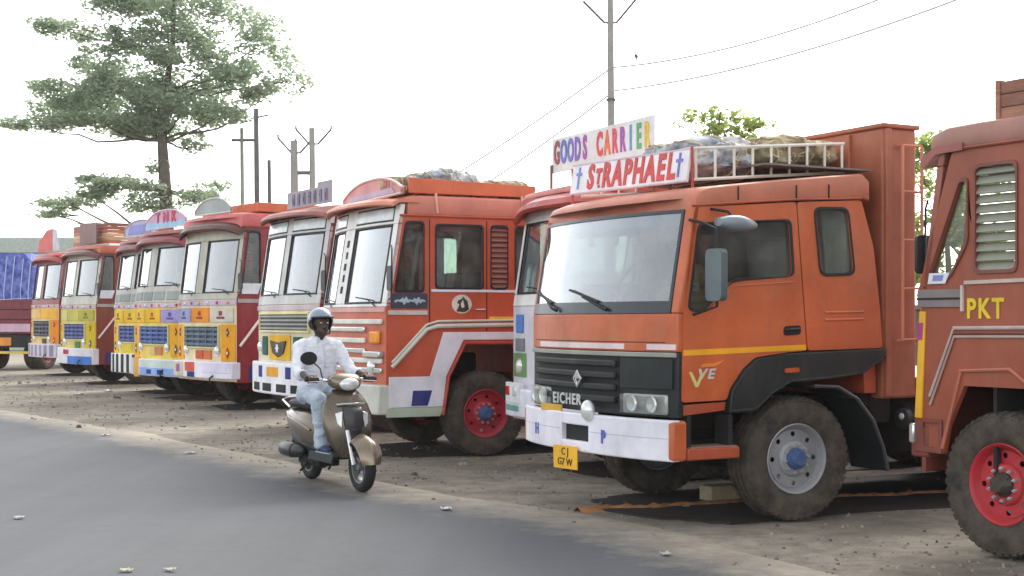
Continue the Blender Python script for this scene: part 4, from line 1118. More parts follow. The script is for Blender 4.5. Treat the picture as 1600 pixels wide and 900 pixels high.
# flanks: door, rear quarter, skirt
DOOR = [(.032, .975), (.045, 1.65), (.15, 2.455), (1.125, 2.535), (1.232, 1.355), (1.04, 1.345), (.72, 1.308), (.60, 1.22), (.475, 1.065), (.452, .985)]
DWIN = rpoly([(.188, 2.33), (1.065, 2.39), (1.095, 1.945), (.507, 1.911), (.265, 1.665), (.092, 1.675)], 0.06)
QUART = [(1.137, 2.535), (1.245, 1.356), (2.03, 1.37), (2.0, 1.70), (1.93, 2.2), (1.80, 2.575)]
QWIN = rpoly([(1.308, 2.49), (1.655, 2.50), (1.726, 1.975), (1.373, 1.962)], 0.07)
for y0, y1, sg, yo in ((0.0, 0.045, -1, 0.0), (W1 - 0.045, W1, 1, W1)):
    dr = P('door', MB().side(rpoly(DOOR, 0.03), y0, y1, [DWIN]), OR, t1, 0.012, 3)
    P('door_pane', MB().side(inset(DWIN, -0.01), yo - sg * 0.026, yo - sg * 0.02), GLASS_S, dr)
    P('window_seal', MB().side(inset(DWIN, -0.015), yo + sg * 0.0005, yo + sg * 0.008, [inset(DWIN, 0.012)]), RUBBER, dr, 0.003)
    P('door_handle', MB().side(rpoly([(1.00, 1.475), (1.17, 1.485), (1.17, 1.56), (1.00, 1.55)], 0.03), yo + sg * 0.0005, yo + sg * 0.006), RUBBER, dr)
    P('handle_grip', MB().tube([(1.02, yo + sg * 0.005, 1.52), (1.04, yo + sg * 0.03, 1.525), (1.13, yo + sg * 0.03, 1.53), (1.15, yo + sg * 0.005, 1.53)], 0.011, 6), BLACKP, dr)
    P('door_stripe', MB().side([(.045, 1.328), (1.225, 1.362), (1.220, 1.404), (.045, 1.372)], yo + sg * 0.0005, yo + sg * 0.004), paint((236, 168, 24), 0.4, 0.1), dr)
    P('door_crease', MB().tube([(.27, yo + sg * 0.001, 1.60), (.50, yo + sg * 0.001, 1.86), (1.10, yo + sg * 0.001, 1.90)], 0.007, 6), OR, dr)
    q = P('sleeper_panel', MB().side(rpoly(QUART, 0.03), y0, y1, [QWIN]), OR, t1, 0.012, 3)
    P('sleeper_pane', MB().side(inset(QWIN, -0.01), yo - sg * 0.02, yo - sg * 0.014), GLASS_S, q)
    P('window_seal', MB().side(inset(QWIN, -0.016), yo + sg * 0.0005, yo + sg * 0.009, [inset(QWIN, 0.010)]), RUBBER, q, 0.003)
    for z in (1.60, 1.66):
        P('panel_rib', MB().tube([(1.42, yo + sg * 0.0, z), (1.82, yo + sg * 0.0, z + 0.008)], 0.011, 6), OR, q)
    P('skirt', MB().side([(.035, .872), (.44, .905), (.452, .97), (.035, .955)], y0 + 0.012 * (sg < 0), y1 - 0.012 * (sg > 0)), ORD, t1, 0.006)
    P('gutter', MB().tube([(.12, yo + sg * 0.004, 2.470), (1.13, yo + sg * 0.005, 2.555), (1.80, yo + sg * 0.004, 2.590)], 0.010, 6), ORD, t1)
    # fender
    FO = [(.455, .885), (.478, 1.06), (.60, 1.21), (.725, 1.30), (1.04, 1.338), (2.035, 1.365), (2.03, 1.30), (1.94, 1.25), (1.76, 1.165), (1.45, 1.135), (1.04, 1.115), (.86, 1.03), (.73, .905), (.66, .885)]
    fd = P('fender', MB().side(FO, yo + sg * 0.035, yo - sg * 0.22), FEN, t1, 0.018, 3)
    P('fender_bead', MB().tube([(.47, yo + sg * 0.037, .90), (.70, yo + sg * 0.037, .91), (.86, yo + sg * 0.037, 1.035), (1.04, yo + sg * 0.037, 1.12), (1.45, yo + sg * 0.037, 1.14), (1.76, yo + sg * 0.037, 1.17), (2.02, yo + sg * 0.037, 1.30)], 0.012, 6), FEN, fd)
    P('side_marker', MB().side(rpoly([(.98, 1.185), (1.12, 1.19), (1.12, 1.225), (.98, 1.22)], 0.015), yo + sg * 0.036, yo + sg * 0.05), plain((190, 90, 40), 0.3), fd)
    # rubber mud guard behind the wheel
    arc = [(1.30 + 0.0, 1.075), (1.55, 1.06), (1.75, .96), (1.92, .78), (2.03, .55), (2.08, .36)]
    g = MB()
    for i in range(len(arc) - 1):
        (a, b), (c_, e) = arc[i], arc[i + 1]
        g.add([(a, yo, b), (c_, yo, e), (c_, yo - sg * 0.42, e), (a, yo - sg * 0.42, b), (a, yo, b - 0.02), (c_ - 0.02, yo, e), (c_ - 0.02, yo - sg * 0.42, e), (a, yo - sg * 0.42, b - 0.02)],
              [(0, 1, 2, 3), (4, 7, 6, 5), (0, 4, 5, 1), (3, 2, 6, 7), (1, 5, 6, 2), (0, 3, 7, 4)])
    mgd = P('mud_guard', g, BLACKP, t1)
    P('guard_rim', MB().tube([(a, yo + sg * 0.006, b) for a, b in arc], 0.016, 6), plain((70, 72, 74), 0.5), mgd)
# front skin
hd = P('front_panel', MB().curved(S1, 0.004, W1 - 0.004, 1.355, 1.65, 0.0, 0.05, 20, 3), OR, t1, 0.012, 3)
P('hood_groove', MB().curved(S1, 0.12, W1 - 0.12, 1.425, 1.432, 0.0015, 0.0, 16), RUBBER, hd)
for y0, y1 in ((0.02, 0.30), (0.55, 1.98)):
    P('marker_strip', MB().curved(S1, y0, y1, 1.372, 1.415, 0.006, 0.0, 10), paint((226, 206, 206), 0.4, 0.1), hd)
P('pillar', MB().curved(S1, 0.0, 0.075, 1.65, 2.47, 0.0, 0.06, 3, 4), OR, t1, 0.012)
P('pillar', MB().curved(S1, W1 - 0.075, W1, 1.65, 2.47, 0.0, 0.06, 3, 4), OR, t1, 0.012)
P('windshield_pane', MB().curved(S1, 0.07, W1 - 0.07, 1.655, 2.44, -0.006, 0.014, 20, 4), GLASS_F, t1)
ws = MB().curved(S1, 0.075, W1 - 0.075, 1.652, 1.745, 0.004, 0.0, 20)
ws.curved(S1, 0.075, 0.10, 1.745, 2.42, 0.004, 0.0, 2, 4).curved(S1, W1 - 0.10, W1 - 0.075, 1.745, 2.42, 0.004, 0.0, 2, 4).curved(S1, 0.075, W1 - 0.075, 2.42, 2.445, 0.004, 0.0, 20)
P('windshield_seal', ws, plain((40, 46, 52), 0.3), t1)
for y, dy in ((0.75, 0.52), (1.55, 0.55)):
    arm = [(S1(y, 1.68) - 0.02, y, 1.68), (S1(y, 1.7) - 0.045, y + 0.05, 1.70), (S1(y + dy, 1.78) - 0.02, y + dy * 0.75, 1.79)]
    w = P('wiper', MB().tube(arm, [0.016, 0.012, 0.007], 6), RUBBER, t1)
    P('wiper_blade', MB().tube([(S1(y + dy * .3, 1.75) - 0.012, y + dy * 0.28, 1.745), (S1(y + dy * 1.2, 1.84) - 0.012, y + dy * 1.2, 1.85)], 0.011, 5), RUBBER, w)
# lower grille zone
P('grille_panel', MB().curved(S1, 0.01, W1 - 0.01, .855, 1.35, -0.01, 0.06, 20, 3), FEN, t1, 0.008)
P('grille_brow', MB().curved(S1, 0.02, W1 - 0.02, 1.315, 1.352, 0.012, 0.01, 20), paint((150, 150, 140), 0.4, 0.3), t1, 0.006)
P('grille_recess', MB().curved(S1, 0.62, W1 - 0.20, .90, 1.31, -0.004, 0.01, 12), plain((16, 17, 18), 0.7), t1)
for z in (.945, 1.04, 1.135, 1.23):
    P('grille_slat', MB().curved(S1, 0.64, W1 - 0.22, z, z + 0.052, 0.03, 0.0, 14), FEN, t1, 0.012)
for y0, y1 in ((0.12, 0.60),):
    P('blank_panel', MB().curved(S1, y0 - 0.07, y1, 1.07, 1.30, 0.008, 0.0, 5), FEN, t1, 0.015)
    P('panel_groove', MB().curved(S1, y0, y1, 1.175, 1.185, 0.0095, 0.0, 5), RUBBER, t1)
def headlight(y0, y1):
    h = P('headlight', MB().curved(S1, y0, y1, .875, 1.03, 0.012, 0.02, 6), plain((160, 164, 158), 0.25, 0.4, 0.2, 20, 'lamp_reflector'), t1, 0.02, 3)
    w = (y1 - y0)
    for k in (0.27, 0.72):
        y = y0 + w * k
        P('lamp_bowl', MB().lathe([(0, -0.012), (0.03, -0.016), (0.058, -0.026), (0.066, -0.014)], 18, (S1(y, .95) - 0.012, y, .952), 'x'), LAMPG, h)
    P('lamp_cover', MB().curved(S1, y0 + 0.006, y1 - 0.006, .88, 1.025, 0.042, -0.038, 6), glass_mat('lamp_cover', (0.9, 0.92, 0.92), 0.06, 0.05), h)
headlight(0.10, 0.56); headlight(W1 - 0.56, W1 - 0.10)
lg = P('maker_badge', MB().face([(1.135, 1.045), (1.205, 1.125), (1.135, 1.195), (1.065, 1.125)], S1(1.135, 1.1) - 0.05, S1(1.135, 1.1) - 0.03, [[(1.135, 1.085), (1.115, 1.12), (1.155, 1.12)]]), CHROME, t1, 0.006)
text('lettering', 'EICHER', 0.125, plain((206, 208, 204), 0.35, 0.3), t1, (S1(1.25, .9) - 0.036, 1.32, .945), ROT_FRONT, 0.004, 0.003, 0.98)
P('spot_lamp', MB().ball((S1(0.92, .9) - 0.09, 0.90, .875), (0.05, 0.075, 0.085)), LAMPG, t1)
P('lamp_bracket', MB().tube([(S1(.9, .9) - 0.05, 0.90, .80), (S1(.9, .9) - 0.05, .90, .875)], 0.014, 6), BLACKP, t1)
P('small_plate', MB().box(S1(1.55, .8) - 0.075, S1(1.55, .8) - 0.06, 1.38, 1.72, .835, .895), paint((206, 160, 50)), t1)
# bumper
def SB(y, z): return -0.055 - 0.17 * (1 - abs((y - W1 / 2) / (W1 / 2)) ** 2.6)
WB = paint((228, 226, 234), 0.45, 0.12)
bm = MB()
bm.curved(SB, -0.015, 0.92, .53, .842, 0.02, 0.06, 8, 2).curved(SB, 1.35, W1 + 0.015, .53, .842, 0.02, 0.06, 8, 2)
bm.curved(SB, 0.92, 1.35, .53, .615, 0.02, 0.06, 4, 2).curved(SB, 0.92, 1.35, .745, .842, 0.02, 0.06, 4, 2)
bp = P('bumper', bm, WB, t1, 0.012, 3)
P('bumper_crease', MB().curved(SB, 0.0, 0.9, .70, .706, 0.0225, 0.0, 6).curved(SB, 1.36, W1, .70, .706, 0.0225, 0.0, 6), paint((190, 186, 200)), bp)
P('tow_pocket', MB().curved(SB, 0.90, 1.37, .60, .76, -0.03, 0.04, 4), plain((20, 24, 22), 0.7), bp)
P('bumper_end', MB().box(-0.08, 0.07, -0.025, 0.06, .53, .84), OR, t1, 0.03, 3)
P('bumper_end', MB().box(-0.08, 0.07, W1 - 0.06, W1 + 0.025, .53, .84), OR, t1, 0.03, 3)
P('cab_step', MB().box(0.072, 0.56, -0.02, 0.22, .535, .625), ORD, t1, 0.012)
P('step_tread', MB().box(0.10, 0.54, -0.015, 0.2, .626, .634), plain((150, 120, 100), 0.7), t1)
for x in (.09, .48): P('step_bracket', MB().box(x, x + .04, 0.02, 0.2, .635, .87), CHASSIS, t1)
blue = paint((92, 104, 190), 0.5, 0.1)
text('lettering', 'H', 0.13, blue, bp, (SB(1.83, .7) - 0.026, 1.83, .665), ROT_FRONT, 0.003, 0.004, 0.7)
text('lettering', 'P', 0.14, blue, bp, (SB(.70, .7) - 0.026, .70, .672), ROT_FRONT, 0.003, 0.006, 0.8)
npl = P('number_plate', MB().face([(1.02, .385), (1.40, .375), (1.41, .565), (1.03, .575)], SB(1.2, .5) - 0.06, SB(1.2, .5) - 0.048), paint((232, 174, 24), 0.4, 0.12), t1, 0.004)
for i, s_ in enumerate(('C J', 'G7 W')):
    text('lettering', s_, 0.085, plain((70, 46, 20), 0.6), npl, (SB(1.2, .5) - 0.063, 1.21, .52 - i * 0.085), ROT_FRONT, 0.002, 0.0, 1.1)
# roof
rings = []
for x, z0, z1, k in ((.16, 2.44, 2.53, 1), (.20, 2.445, 2.585, 1), (.30, 2.45, 2.625, .8), (.6, 2.49, 2.665, .35), (1.0, 2.53, 2.715, 0), (1.5, 2.56, 2.77, 0), (1.82, 2.575, 2.80, 0), (1.88, 2.56, 2.75, 0)):
    ring = []
    for y, z in sellipse(W1 / 2, (z0 + z1) / 2, W1 / 2 + 0.002, (z1 - z0) / 2, 60, 13):
        u = abs((y - W1 / 2) / (W1 / 2))
        ring.append((x - k * 0.17 * max(0, 1 - u ** 2.2), y, z))
    rings.append(ring)
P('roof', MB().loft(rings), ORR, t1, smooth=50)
for x in (.55, 1.12, 1.45): P('roof_seam', MB().box(x, x + 0.008, -0.012, 0.0, 2.50 + x * 0.05, 2.60 + x * 0.06), RUBBER, t1)
P('cab_back', MB().side([(1.88, 1.0), (2.0, 1.0), (1.98, 1.70), (1.90, 2.2), (1.80, 2.55), (1.74, 2.55)], 0.05, W1 - 0.05), ORD, t1)
P('cab_floor', MB().box(.08, 1.9, 0.06, W1 - 0.06, 1.36, 1.40), DARKIN, t1)
P('dashboard', MB().box(.06, .45, .05, W1 - .05, 1.42, 1.68), DARKIN, t1, 0.04)
st = MB()
for y in (.25, W1 - .8): st.box(.85, 1.3, y, y + .55, 1.42, 1.72).box(1.25, 1.38, y, y + .55, 1.72, 2.28)
P('seats', st, plain((120, 104, 92), 0.85), t1, 0.04)
P('bunk', MB().box(1.42, 1.86, .1, W1 - .1, 1.6, 1.78), plain((120, 70, 60), 0.85), t1, 0.04)
dcl = MB()
for i, (yy, zz, rx_) in enumerate(((.20, 1.75, .13), (.36, 1.78, .15), (.52, 1.76, .14), (.30, 1.88, .11), (.22, 1.93, .08))): dcl.ball((.30 + .03 * (i % 2), yy, zz), (rx_, .12, .11))
P('reflection_lumps', dcl, canvas((150, 112, 56), (206, 176, 110)), t1, smooth=70)  # tan lumps added in place of a warm reflection in the windshield
for y in (.5, .95, 1.3, 1.7): P('ornament', MB().tube([(.26, y, 2.43), (.26, y, 2.30)], .004, 4).ball((.26, y, 2.27), (.03, .035, .045)), paint(((190, 50, 50), (220, 170, 40), (190, 60, 120), (60, 120, 70))[int(y * 3) % 4]), t1)
P('sun_strip', MB().curved(S1, .1, W1 - .1, 2.33, 2.42, -0.016, 0.02, 16), plain((120, 140, 190), .4), t1)
c = Vector((.68, W1 - .58, 1.92))
P('steering_wheel', MB().tube([c + Vector((.11 * math.sin(a), .22 * math.cos(a), .19 * math.sin(a))) for a in [2 * math.pi * i / 24 for i in range(24)]], 0.015, 6, True).tube([c, (.4, W1 - .58, 1.6)], 0.025, 6), RUBBER, t1)
# mirrors
mr = P('mirror', MB().plate(lambda a, b, dd: (dd, a, b), rpoly([(-.36, 1.74), (-.16, 1.74), (-.16, 2.13), (-.36, 2.13)], 0.05), .13, .19), plain((84, 100, 104), 0.35, 0, 0.15, 5), t1, 0.02, 3)
P('mirror_arm', MB().tube([(.10, -.0, 2.36), (.13, -.13, 2.33), (.16, -.26, 2.28), (.165, -.26, 1.70), (.10, -.05, 1.64)], 0.012, 7), RUBBER, mr)
rings = []
for i in range(9):
    t = i / 8; x = .22 + .34 * t; k = math.sin(math.pi * (0.12 + 0.8 * t))
    rings.append([(x, y, z) for y, z in sellipse(-.20, 2.335 - .02 * t, .10 * k + 0.015, .055 * k + 0.01, 16, 2.4)])
kb = P('kerb_mirror', MB().loft(rings), plain((120, 132, 136), 0.35, 0, 0.15, 5), t1, smooth=60)
P('mirror_arm', MB().tube([(.3, -.0, 2.45), (.36, -.14, 2.42), (.38, -.2, 2.36)], 0.012, 6), RUBBER, kb)
P('badge', MB().side([(.09, 1.205), (.15, 1.09), (.175, 1.09), (.225, 1.19), (.20, 1.19), (.165, 1.12), (.115, 1.205)], -0.012, -0.002), paint((214, 200, 120), 0.4, 0.05), t1)
text('badge_lettering', 'VE', 0.105, plain((214, 216, 212), 0.35, 0.3), t1, (.245, -.006, 1.185), ROT_SIDE, 0.004, 0.004, 1.15, shear=0.25)
P('badge_swoosh', MB().side([(.20, 1.24), (.34, 1.245), (.42, 1.29), (.33, 1.27), (.22, 1.265)], -0.01, -0.002), paint((226, 130, 50), 0.4, 0.05), t1)
running_gear(t1, W1, 1.178, 0.495, 6.4, RIM_SILVER, HUB_BLUE, -4.0)
# headboard and flat deck behind the cab
HB = paint((166, 94, 66), 0.5, 0.4)
P('headboard', MB().box(2.05, 2.42, 0.02, W1 - 0.02, .95, 3.19), HB, t1, 0.025, 3)
for y in (0.40, 0.85, 1.3, 1.75): P('headboard_rib', MB().box(2.02, 2.05, y, y + 0.07, 1.0, 3.17), HB, t1, 0.006)
P('headboard_cap', MB().box(2.03, 2.44, -0.005, W1 + 0.005, 3.185, 3.225), HB, t1, 0.012)
P('side_rib', MB().box(2.06, 2.12, -0.012, 0.021, .97, 3.18), HB, t1, 0.008)
ldm = paint((206, 128, 98), 0.5, 0.25)
ld = P('ladder', MB().tube([(2.19, -.004, 3.04), (2.19, -.06, 3.04), (2.19, -.06, 1.43), (2.19, -.004, 1.43)], 0.014, 6).tube([(2.40, -.004, 3.04), (2.40, -.06, 3.04), (2.40, -.06, 1.43), (2.40, -.004, 1.43)], 0.014, 6), ldm, t1)
for z in (1.44, 1.86, 2.26, 2.66, 3.04): P('rung', MB().tube([(2.19, -.06, z), (2.40, -.06, z)], 0.011, 6), ldm, ld)
P('deck', MB().box(2.44, 6.4, 0.0, W1, .98, 1.12), HB, t1, 0.01)
P('work_lamp', MB().lathe([(0, -.03), (.05, -.035), (.085, -.02), (.09, 0.03), (.0, .05)], 16, (2.30, 0.05, .78), 'x'), BLACKP, t1)
P('lamp_lens', MB().ball((2.262, 0.03, .80), (.012, .03, .028)), LAMPG, t1)
P('air_filter', MB().lathe([(0, 0), (.15, 0), (.16, .03), (.16, .42), (.15, .45), (0, .45)], 20, (2.15, .28, .75), 'z'), CHASSIS, t1)
P('exhaust_stack', MB().tube([(1.98, .2, .9), (2.0, .2, 1.5), (1.98, .22, 2.3)], 0.05, 8), CHASSIS, t1)
# roof rack
rk = paint((222, 216, 204), 0.45, 0.2)
for yy in (0.28, W1 - 0.28):
    rr = P('rack_rail', MB().tube([(.34, yy, 2.945), (1.86, yy, 3.07)], 0.014, 6).tube([(.34, yy, 2.70), (1.86, yy, 2.83)], 0.014, 6), rk, t1)
    for i in range(9):
        x = .36 + 1.48 * i / 8
        P('rack_upright', MB().tube([(x, yy, 2.66 + .085 * x), (x, yy, 2.918 + .082 * x)], 0.011, 6), rk, rr)
P('rack_floor', MB().box(.9, 2.0, .1, W1 - .1, 2.83, 2.845), plain((120, 110, 104), 0.6), t1)
P('rack_rail', MB().tube([(.34, .28, 2.945), (.34, W1 - .28, 2.945)], 0.014, 6), rk, t1)
# sign board over the windshield
sg = P('roof_sign', MB().box(0.0, 0.025, .26, 2.06, -.135, .135), paint((234, 230, 232), 0.4, 0.06), t1, 0.004, loc=(.27, 0, 2.805), rot=(R(1.2), R(8), 0))
sgr = MB()
for a in ((.26, 2.06, .122, .134), (.26, 2.06, -.134, -.122)): sgr.box(-.004, -.0005, a[0], a[1], a[2], a[3])
P('border', sgr, paint((206, 180, 190)), sg)
red = paint((204, 52, 44), 0.4, 0.05)
yy = 1.80
for ch, sz, w, dz in (('S', .29, .16, 0), ('T', .17, .10, .0), ('R', .29, .165, 0), ('A', .29, .17, 0), ('P', .29, .155, 0), ('H', .29, .175, 0), ('A', .29, .17, 0), ('E', .29, .15, 0), ('L', .29, .14, 0)):
    text('letter', ch, sz, red, sg, (-.003, yy - w / 2, dz - 0.005), ROT_FRONT, 0.004, 0.012, 0.78)
    yy -= w
P('letter_dot', MB().face([(1.56, -.10), (1.585, -.10), (1.585, -.075), (1.56, -.075)], -.008, -.0005), red, sg)
for y, c_ in ((1.93, (110, 140, 206)), (.38, (110, 110, 190))):
    P('cross', MB().face([(y - .012, -.09), (y + .012, -.09), (y + .012, .03), (y + .045, .03), (y + .045, .055), (y + .012, .055), (y + .012, .105), (y - .012, .105), (y - .012, .055), (y - .045, .055), (y - .045, .03), (y - .012, .03)], -.007, -.0005), paint(c_), sg)
P('sign_post', MB().tube([(.30, .24, 2.60), (.295, .24, 2.95)], 0.012, 6).tube([(.30, 2.08, 2.60), (.295, 2.08, 2.95)], 0.012, 6), paint((180, 60, 50)), t1)
# loads tied on the roof rack
tarp_bundle('tarpaulin_bundle', 'grey and white plastic sheet bundle on the roof rack, next to the red lettered board', tf(t1), .88, .95, 2.77, .34, .60, .175, CANVAS_GREY, 31, 3)
tarp_bundle('tarpaulin_bundle', 'olive brown roped canvas bundle in the middle of the white roof rack', tf(t1), 1.18, .90, 2.83, .34, .52, .12, CANVAS_OLIVE, 37, 4)
tarp_bundle('tarpaulin_bundle', 'tan canvas bundle at the rear of the white roof rack against the tall headboard', tf(t1), 1.60, .85, 2.855, .38, .52, .145, CANVAS_TAN, 44, 4)
# ------------------------------------------------------------------ scooter
SCX, SCY = -2.02, 14.19
SCR = math.atan2(-0.864, 0.503)
sk = empty('motor_scooter', (SCX, SCY, 0), SCR)
tag(sk, 'beige gold motor scooter ridden along the road edge', 'scooter')
GOLD = paint((104, 92, 76), 0.2, 0.12, 0.6, 0.1, 0.6)
GOLD2 = paint((128, 114, 94), 0.2, 0.1, 0.6, 0.1, 0.6)

def lx(secs, n=24):
    return MB().loft([[(x, y, z) for y, z in sellipse(0, zc, hy, hz, n, e)] for x, zc, hy, hz, e in secs])

def scooter_wheel(loc, r):
    e = empty('wheel', loc, 0, sk)
    P('tyre', MB().lathe([(r - .085, -.035), (r - .06, -.048), (r - .03, -.05), (r - .012, -.04), (r - .006, -.025), (r, -.02), (r, .02), (r - .006, .025), (r - .012, .04), (r - .03, .05), (r - .06, .048), (r - .085, .035)], 40), plain((30, 30, 31), 0.8), e, smooth=50)
    rm = MB().lathe([(r - .08, -.04), (r - .09, -.038), (r - .095, -.02), (r - .095, .02), (r - .09, .038), (r - .08, .04)], 36)
    for q in range(5):
        a = 2 * math.pi * q / 5
        rm.tube([(0.02 * math.cos(a), 0, 0.02 * math.sin(a)), ((r - .09) * math.cos(a), 0, (r - .09) * math.sin(a))], 0.014, 6)
    rm.lathe([(0, -.05), (.03, -.05), (.035, -.04), (.035, .04), (.03, .05), (0, .05)], 16)
    P('rim', rm, plain((120, 122, 124), 0.4, 0.5), e)
scooter_wheel((0, 0, .22), .22)
scooter_wheel((1.24, 0, .235), .235)
P('rear_body', lx([(-.46, .66, .04, .03, 2.2), (-.42, .64, .09, .06, 2.4), (-.30, .60, .145, .105, 2.6), (-.1, .55, .175, .16, 2.8), (.12, .52, .18, .195, 2.8), (.32, .50, .165, .205, 2.8), (.44, .47, .13, .18, 2.6), (.48, .46, .09, .14, 2.4)]), GOLD, sk, smooth=60)
P('lower_cowl', lx([(-.36, .50, .10, .05, 2.6), (-.1, .42, .15, .09, 3), (.15, .37, .16, .10, 3), (.38, .35, .14, .09, 3), (.46, .34, .10, .06, 2.6)]), BLACKP, sk, smooth=50)
for sg in (-1, 1): P('body_crease', MB().tube([(-.40, sg * .10, .66), (-.2, sg * .165, .62), (.1, sg * .182, .58), (.36, sg * .165, .52)], .011, 6), GOLD2, sk)
P('seat', lx([(-.42, .735, .07, .025, 2.4), (-.34, .75, .115, .045, 2.6), (-.1, .765, .14, .055, 2.8), (.15, .755, .14, .055, 2.8), (.36, .745, .115, .05, 2.6), (.48, .73, .07, .03, 2.4)]), plain((30, 28, 28), 0.6), sk, smooth=60)
P('grab_rail', MB().tube([(-.15, .17, .72), (-.4, .15, .78), (-.5, .06, .80), (-.5, -.06, .80), (-.4, -.15, .78), (-.15, -.17, .72)], 0.012, 8), CHROME, sk)
P('tail_light', MB().ball((-.46, 0, .62), (.03, .08, .05)), REDL, sk)
P('rear_mudguard', MB().side([(-.30, .50), (-.44, .30), (-.47, .18), (-.44, .18), (-.40, .30), (-.26, .48)], -.06, .06), BLACKP, sk, 0.006)
P('floorboard', MB().box(.42, .93, -.17, .17, .275, .31), BLACKP, sk, 0.012)
P('floor_mat', MB().box(.46, .88, -.14, .14, .311, .318), plain((52, 50, 48), 0.9), sk)
for sg in (-1, 1):
    P('floor_side', MB().side([(.36, .24), (.95, .24), (1.0, .33), (.92, .325), (.40, .325)], sg * .171, sg * .19), BLACKP, sk, 0.008)
P('engine', MB().box(-.12, .42, -.10, .13, .16, .36).lathe([(0, 0), (.11, 0), (.12, .02), (.12, .05), (0, .07)], 20, (0, .10, .22)), CHASSIS, sk, 0.02)
mf = P('muffler', MB().lathe([(0, 0), (.045, .005), (.065, .04), (.07, .16), (.065, .42), (.04, .52), (.02, .56), (0, .56)], 20, (-.30, -.19, .30), 'x'), plain((46, 46, 48), 0.5, 0.4), sk)
P('heat_shield', MB().lathe([(.072, .06), (.076, .07), (.076, .34), (.072, .35)], 20, (-.30, -.19, .30), 'x'), plain((74, 74, 76), 0.4, 0.4), mf)
P('exhaust_pipe', MB().tube([(.18, -.18, .28), (.3, -.12, .2), (.42, -.04, .22)], 0.018, 8), CHASSIS, sk)
P('centre_stand', MB().tube([(.22, -.13, .2), (.12, -.15, .12), (.08, -.15, .1)], 0.012, 6).tube([(.22, .13, .2), (.12, .15, .12), (.08, .15, .1)], 0.012, 6), CHASSIS, sk)
def shield(secs, back=-.03, n=15, dep=.10):
    rings = []
    for z, xc, hw, dp in secs:
        ring = []
        for i in range(n):
            u = -1 + 2 * i / (n - 1); ring.append((xc + dp * (1 - abs(u) ** 1.35), hw * u, z))
        for i in range(n):
            u = 1 - 2 * i / (n - 1); ring.append((xc + back + (dp * 0.75) * (1 - abs(u) ** 1.35), hw * u, z))
        rings.append(ring)
    return MB().loft(rings)
P('apron', shield([(.30, .985, .10, .05), (.36, .975, .15, .07), (.46, .955, .215, .10), (.58, .93, .245, .14), (.70, .90, .25, .15), (.80, .87, .22, .13), (.88, .845, .17, .10), (.94, .83, .11, .06)]), GOLD, sk, smooth=60)
P('inner_panel', shield([(.32, .93, .10, .01), (.5, .90, .17, .02), (.7, .85, .18, .02), (.86, .80, .14, .02)]), BLACKP, sk, smooth=60)
P('nose_panel', shield([(.50, 1.045, .05, .012), (.60, 1.062, .09, .018), (.72, 1.045, .10, .018), (.78, 1.008, .09, .016)]), plain((58, 58, 60), 0.35), sk, smooth=60)
P('nose_strip', MB().tube([(.96, .14, .80), (1.0, .07, .806), (1.012, 0, .808), (1.0, -.07, .806), (.96, -.14, .80)], 0.012, 8), CHROME, sk)
for sg in (-1, 1):
    P('indicator', MB().plate(lambda a, b, dd: (1.075 - 0.35 * abs(a) - .22 * (b - .6) + dd, a, b), [(sg * .10, .74), (sg * .165, .72), (sg * .155, .62), (sg * .12, .58)], -.01, .012), LAMPG, sk, 0.006)
# front mudguard follows the wheel
rings = []
for i in range(15):
    a = R(8 + 150 * i / 14); rr = .285 + .02 * math.sin(math.pi * i / 14)
    w = .06 + .065 * math.sin(math.pi * min(1, (i + 1.5) / 13)) ** 0.7
    c, s_ = math.cos(a), math.sin(a)
    ring = []
    for k in range(9):
        u = -1 + 2 * k / 8; q = rr - .075 * abs(u) ** 1.4; ring.append((1.24 + q * c, w * u, .235 + q * s_))
    for k in range(9):
        u = 1 - 2 * k / 8; q = rr - .012 - .075 * abs(u) ** 1.4; ring.append((1.24 + q * c, w * 0.94 * u, .235 + q * s_))
    rings.append(ring)
P('front_mudguard', MB().loft(rings), GOLD2, sk, smooth=60)
for sg in (-1, 1):
    P('fork_leg', MB().tube([(1.06, sg * .07, .56), (1.22, sg * .075, .25)], 0.02, 8), CHROME if sg < 0 else CHASSIS, sk)
P('steering_column', MB().tube([(1.06, 0, .54), (.80, 0, 1.0)], 0.03, 8), BLACKP, sk)
P('handlebar_cowl', lx([(.68, 1.0, .06, .03, 2.4), (.72, 1.01, .13, .05, 2.6), (.80, 1.015, .165, .075, 2.8), (.88, 1.01, .15, .08, 2.8), (.94, .995, .11, .065, 2.6), (.97, .985, .06, .04, 2.2)]), GOLD2, sk, smooth=60)
P('headlight', MB().ball((.935, 0, .99), (.055, .105, .062)), LAMPG, sk)
P('handlebar', MB().tube([(.74, -.36, 1.03), (.75, -.2, 1.03), (.80, -.1, 1.0), (.80, .1, 1.0), (.75, .2, 1.03), (.74, .36, 1.03)], 0.012, 8), CHROME, sk)
for sg in (-1, 1):
    P('grip', MB().tube([(.745, sg * .23, 1.03), (.74, sg * .37, 1.03)], 0.018, 10), RUBBER, sk)
    P('brake_lever', MB().tube([(.79, sg * .19, 1.02), (.81, sg * .25, 1.015), (.79, sg * .35, 1.01)], 0.007, 6), CHROME, sk)
    if sg > 0: continue
    ms = P('mirror', MB().lathe([(0, -.012), (.045, -.016), (.065, -.008), (.068, .004), (.0, .006)], 20, (0, 0, 0), 'x'), RUBBER, sk, loc=(.74, sg * .33, 1.235), rot=(0, 0, R(-sg * 10)))
    ms.scale = (1.6, 1.35, 0.95)
    P('mirror_stalk', MB().tube([(.77, sg * .20, 1.04), (.75, sg * .22, 1.14), (.745, sg * .30, 1.21)], 0.007, 6), RUBBER, sk)

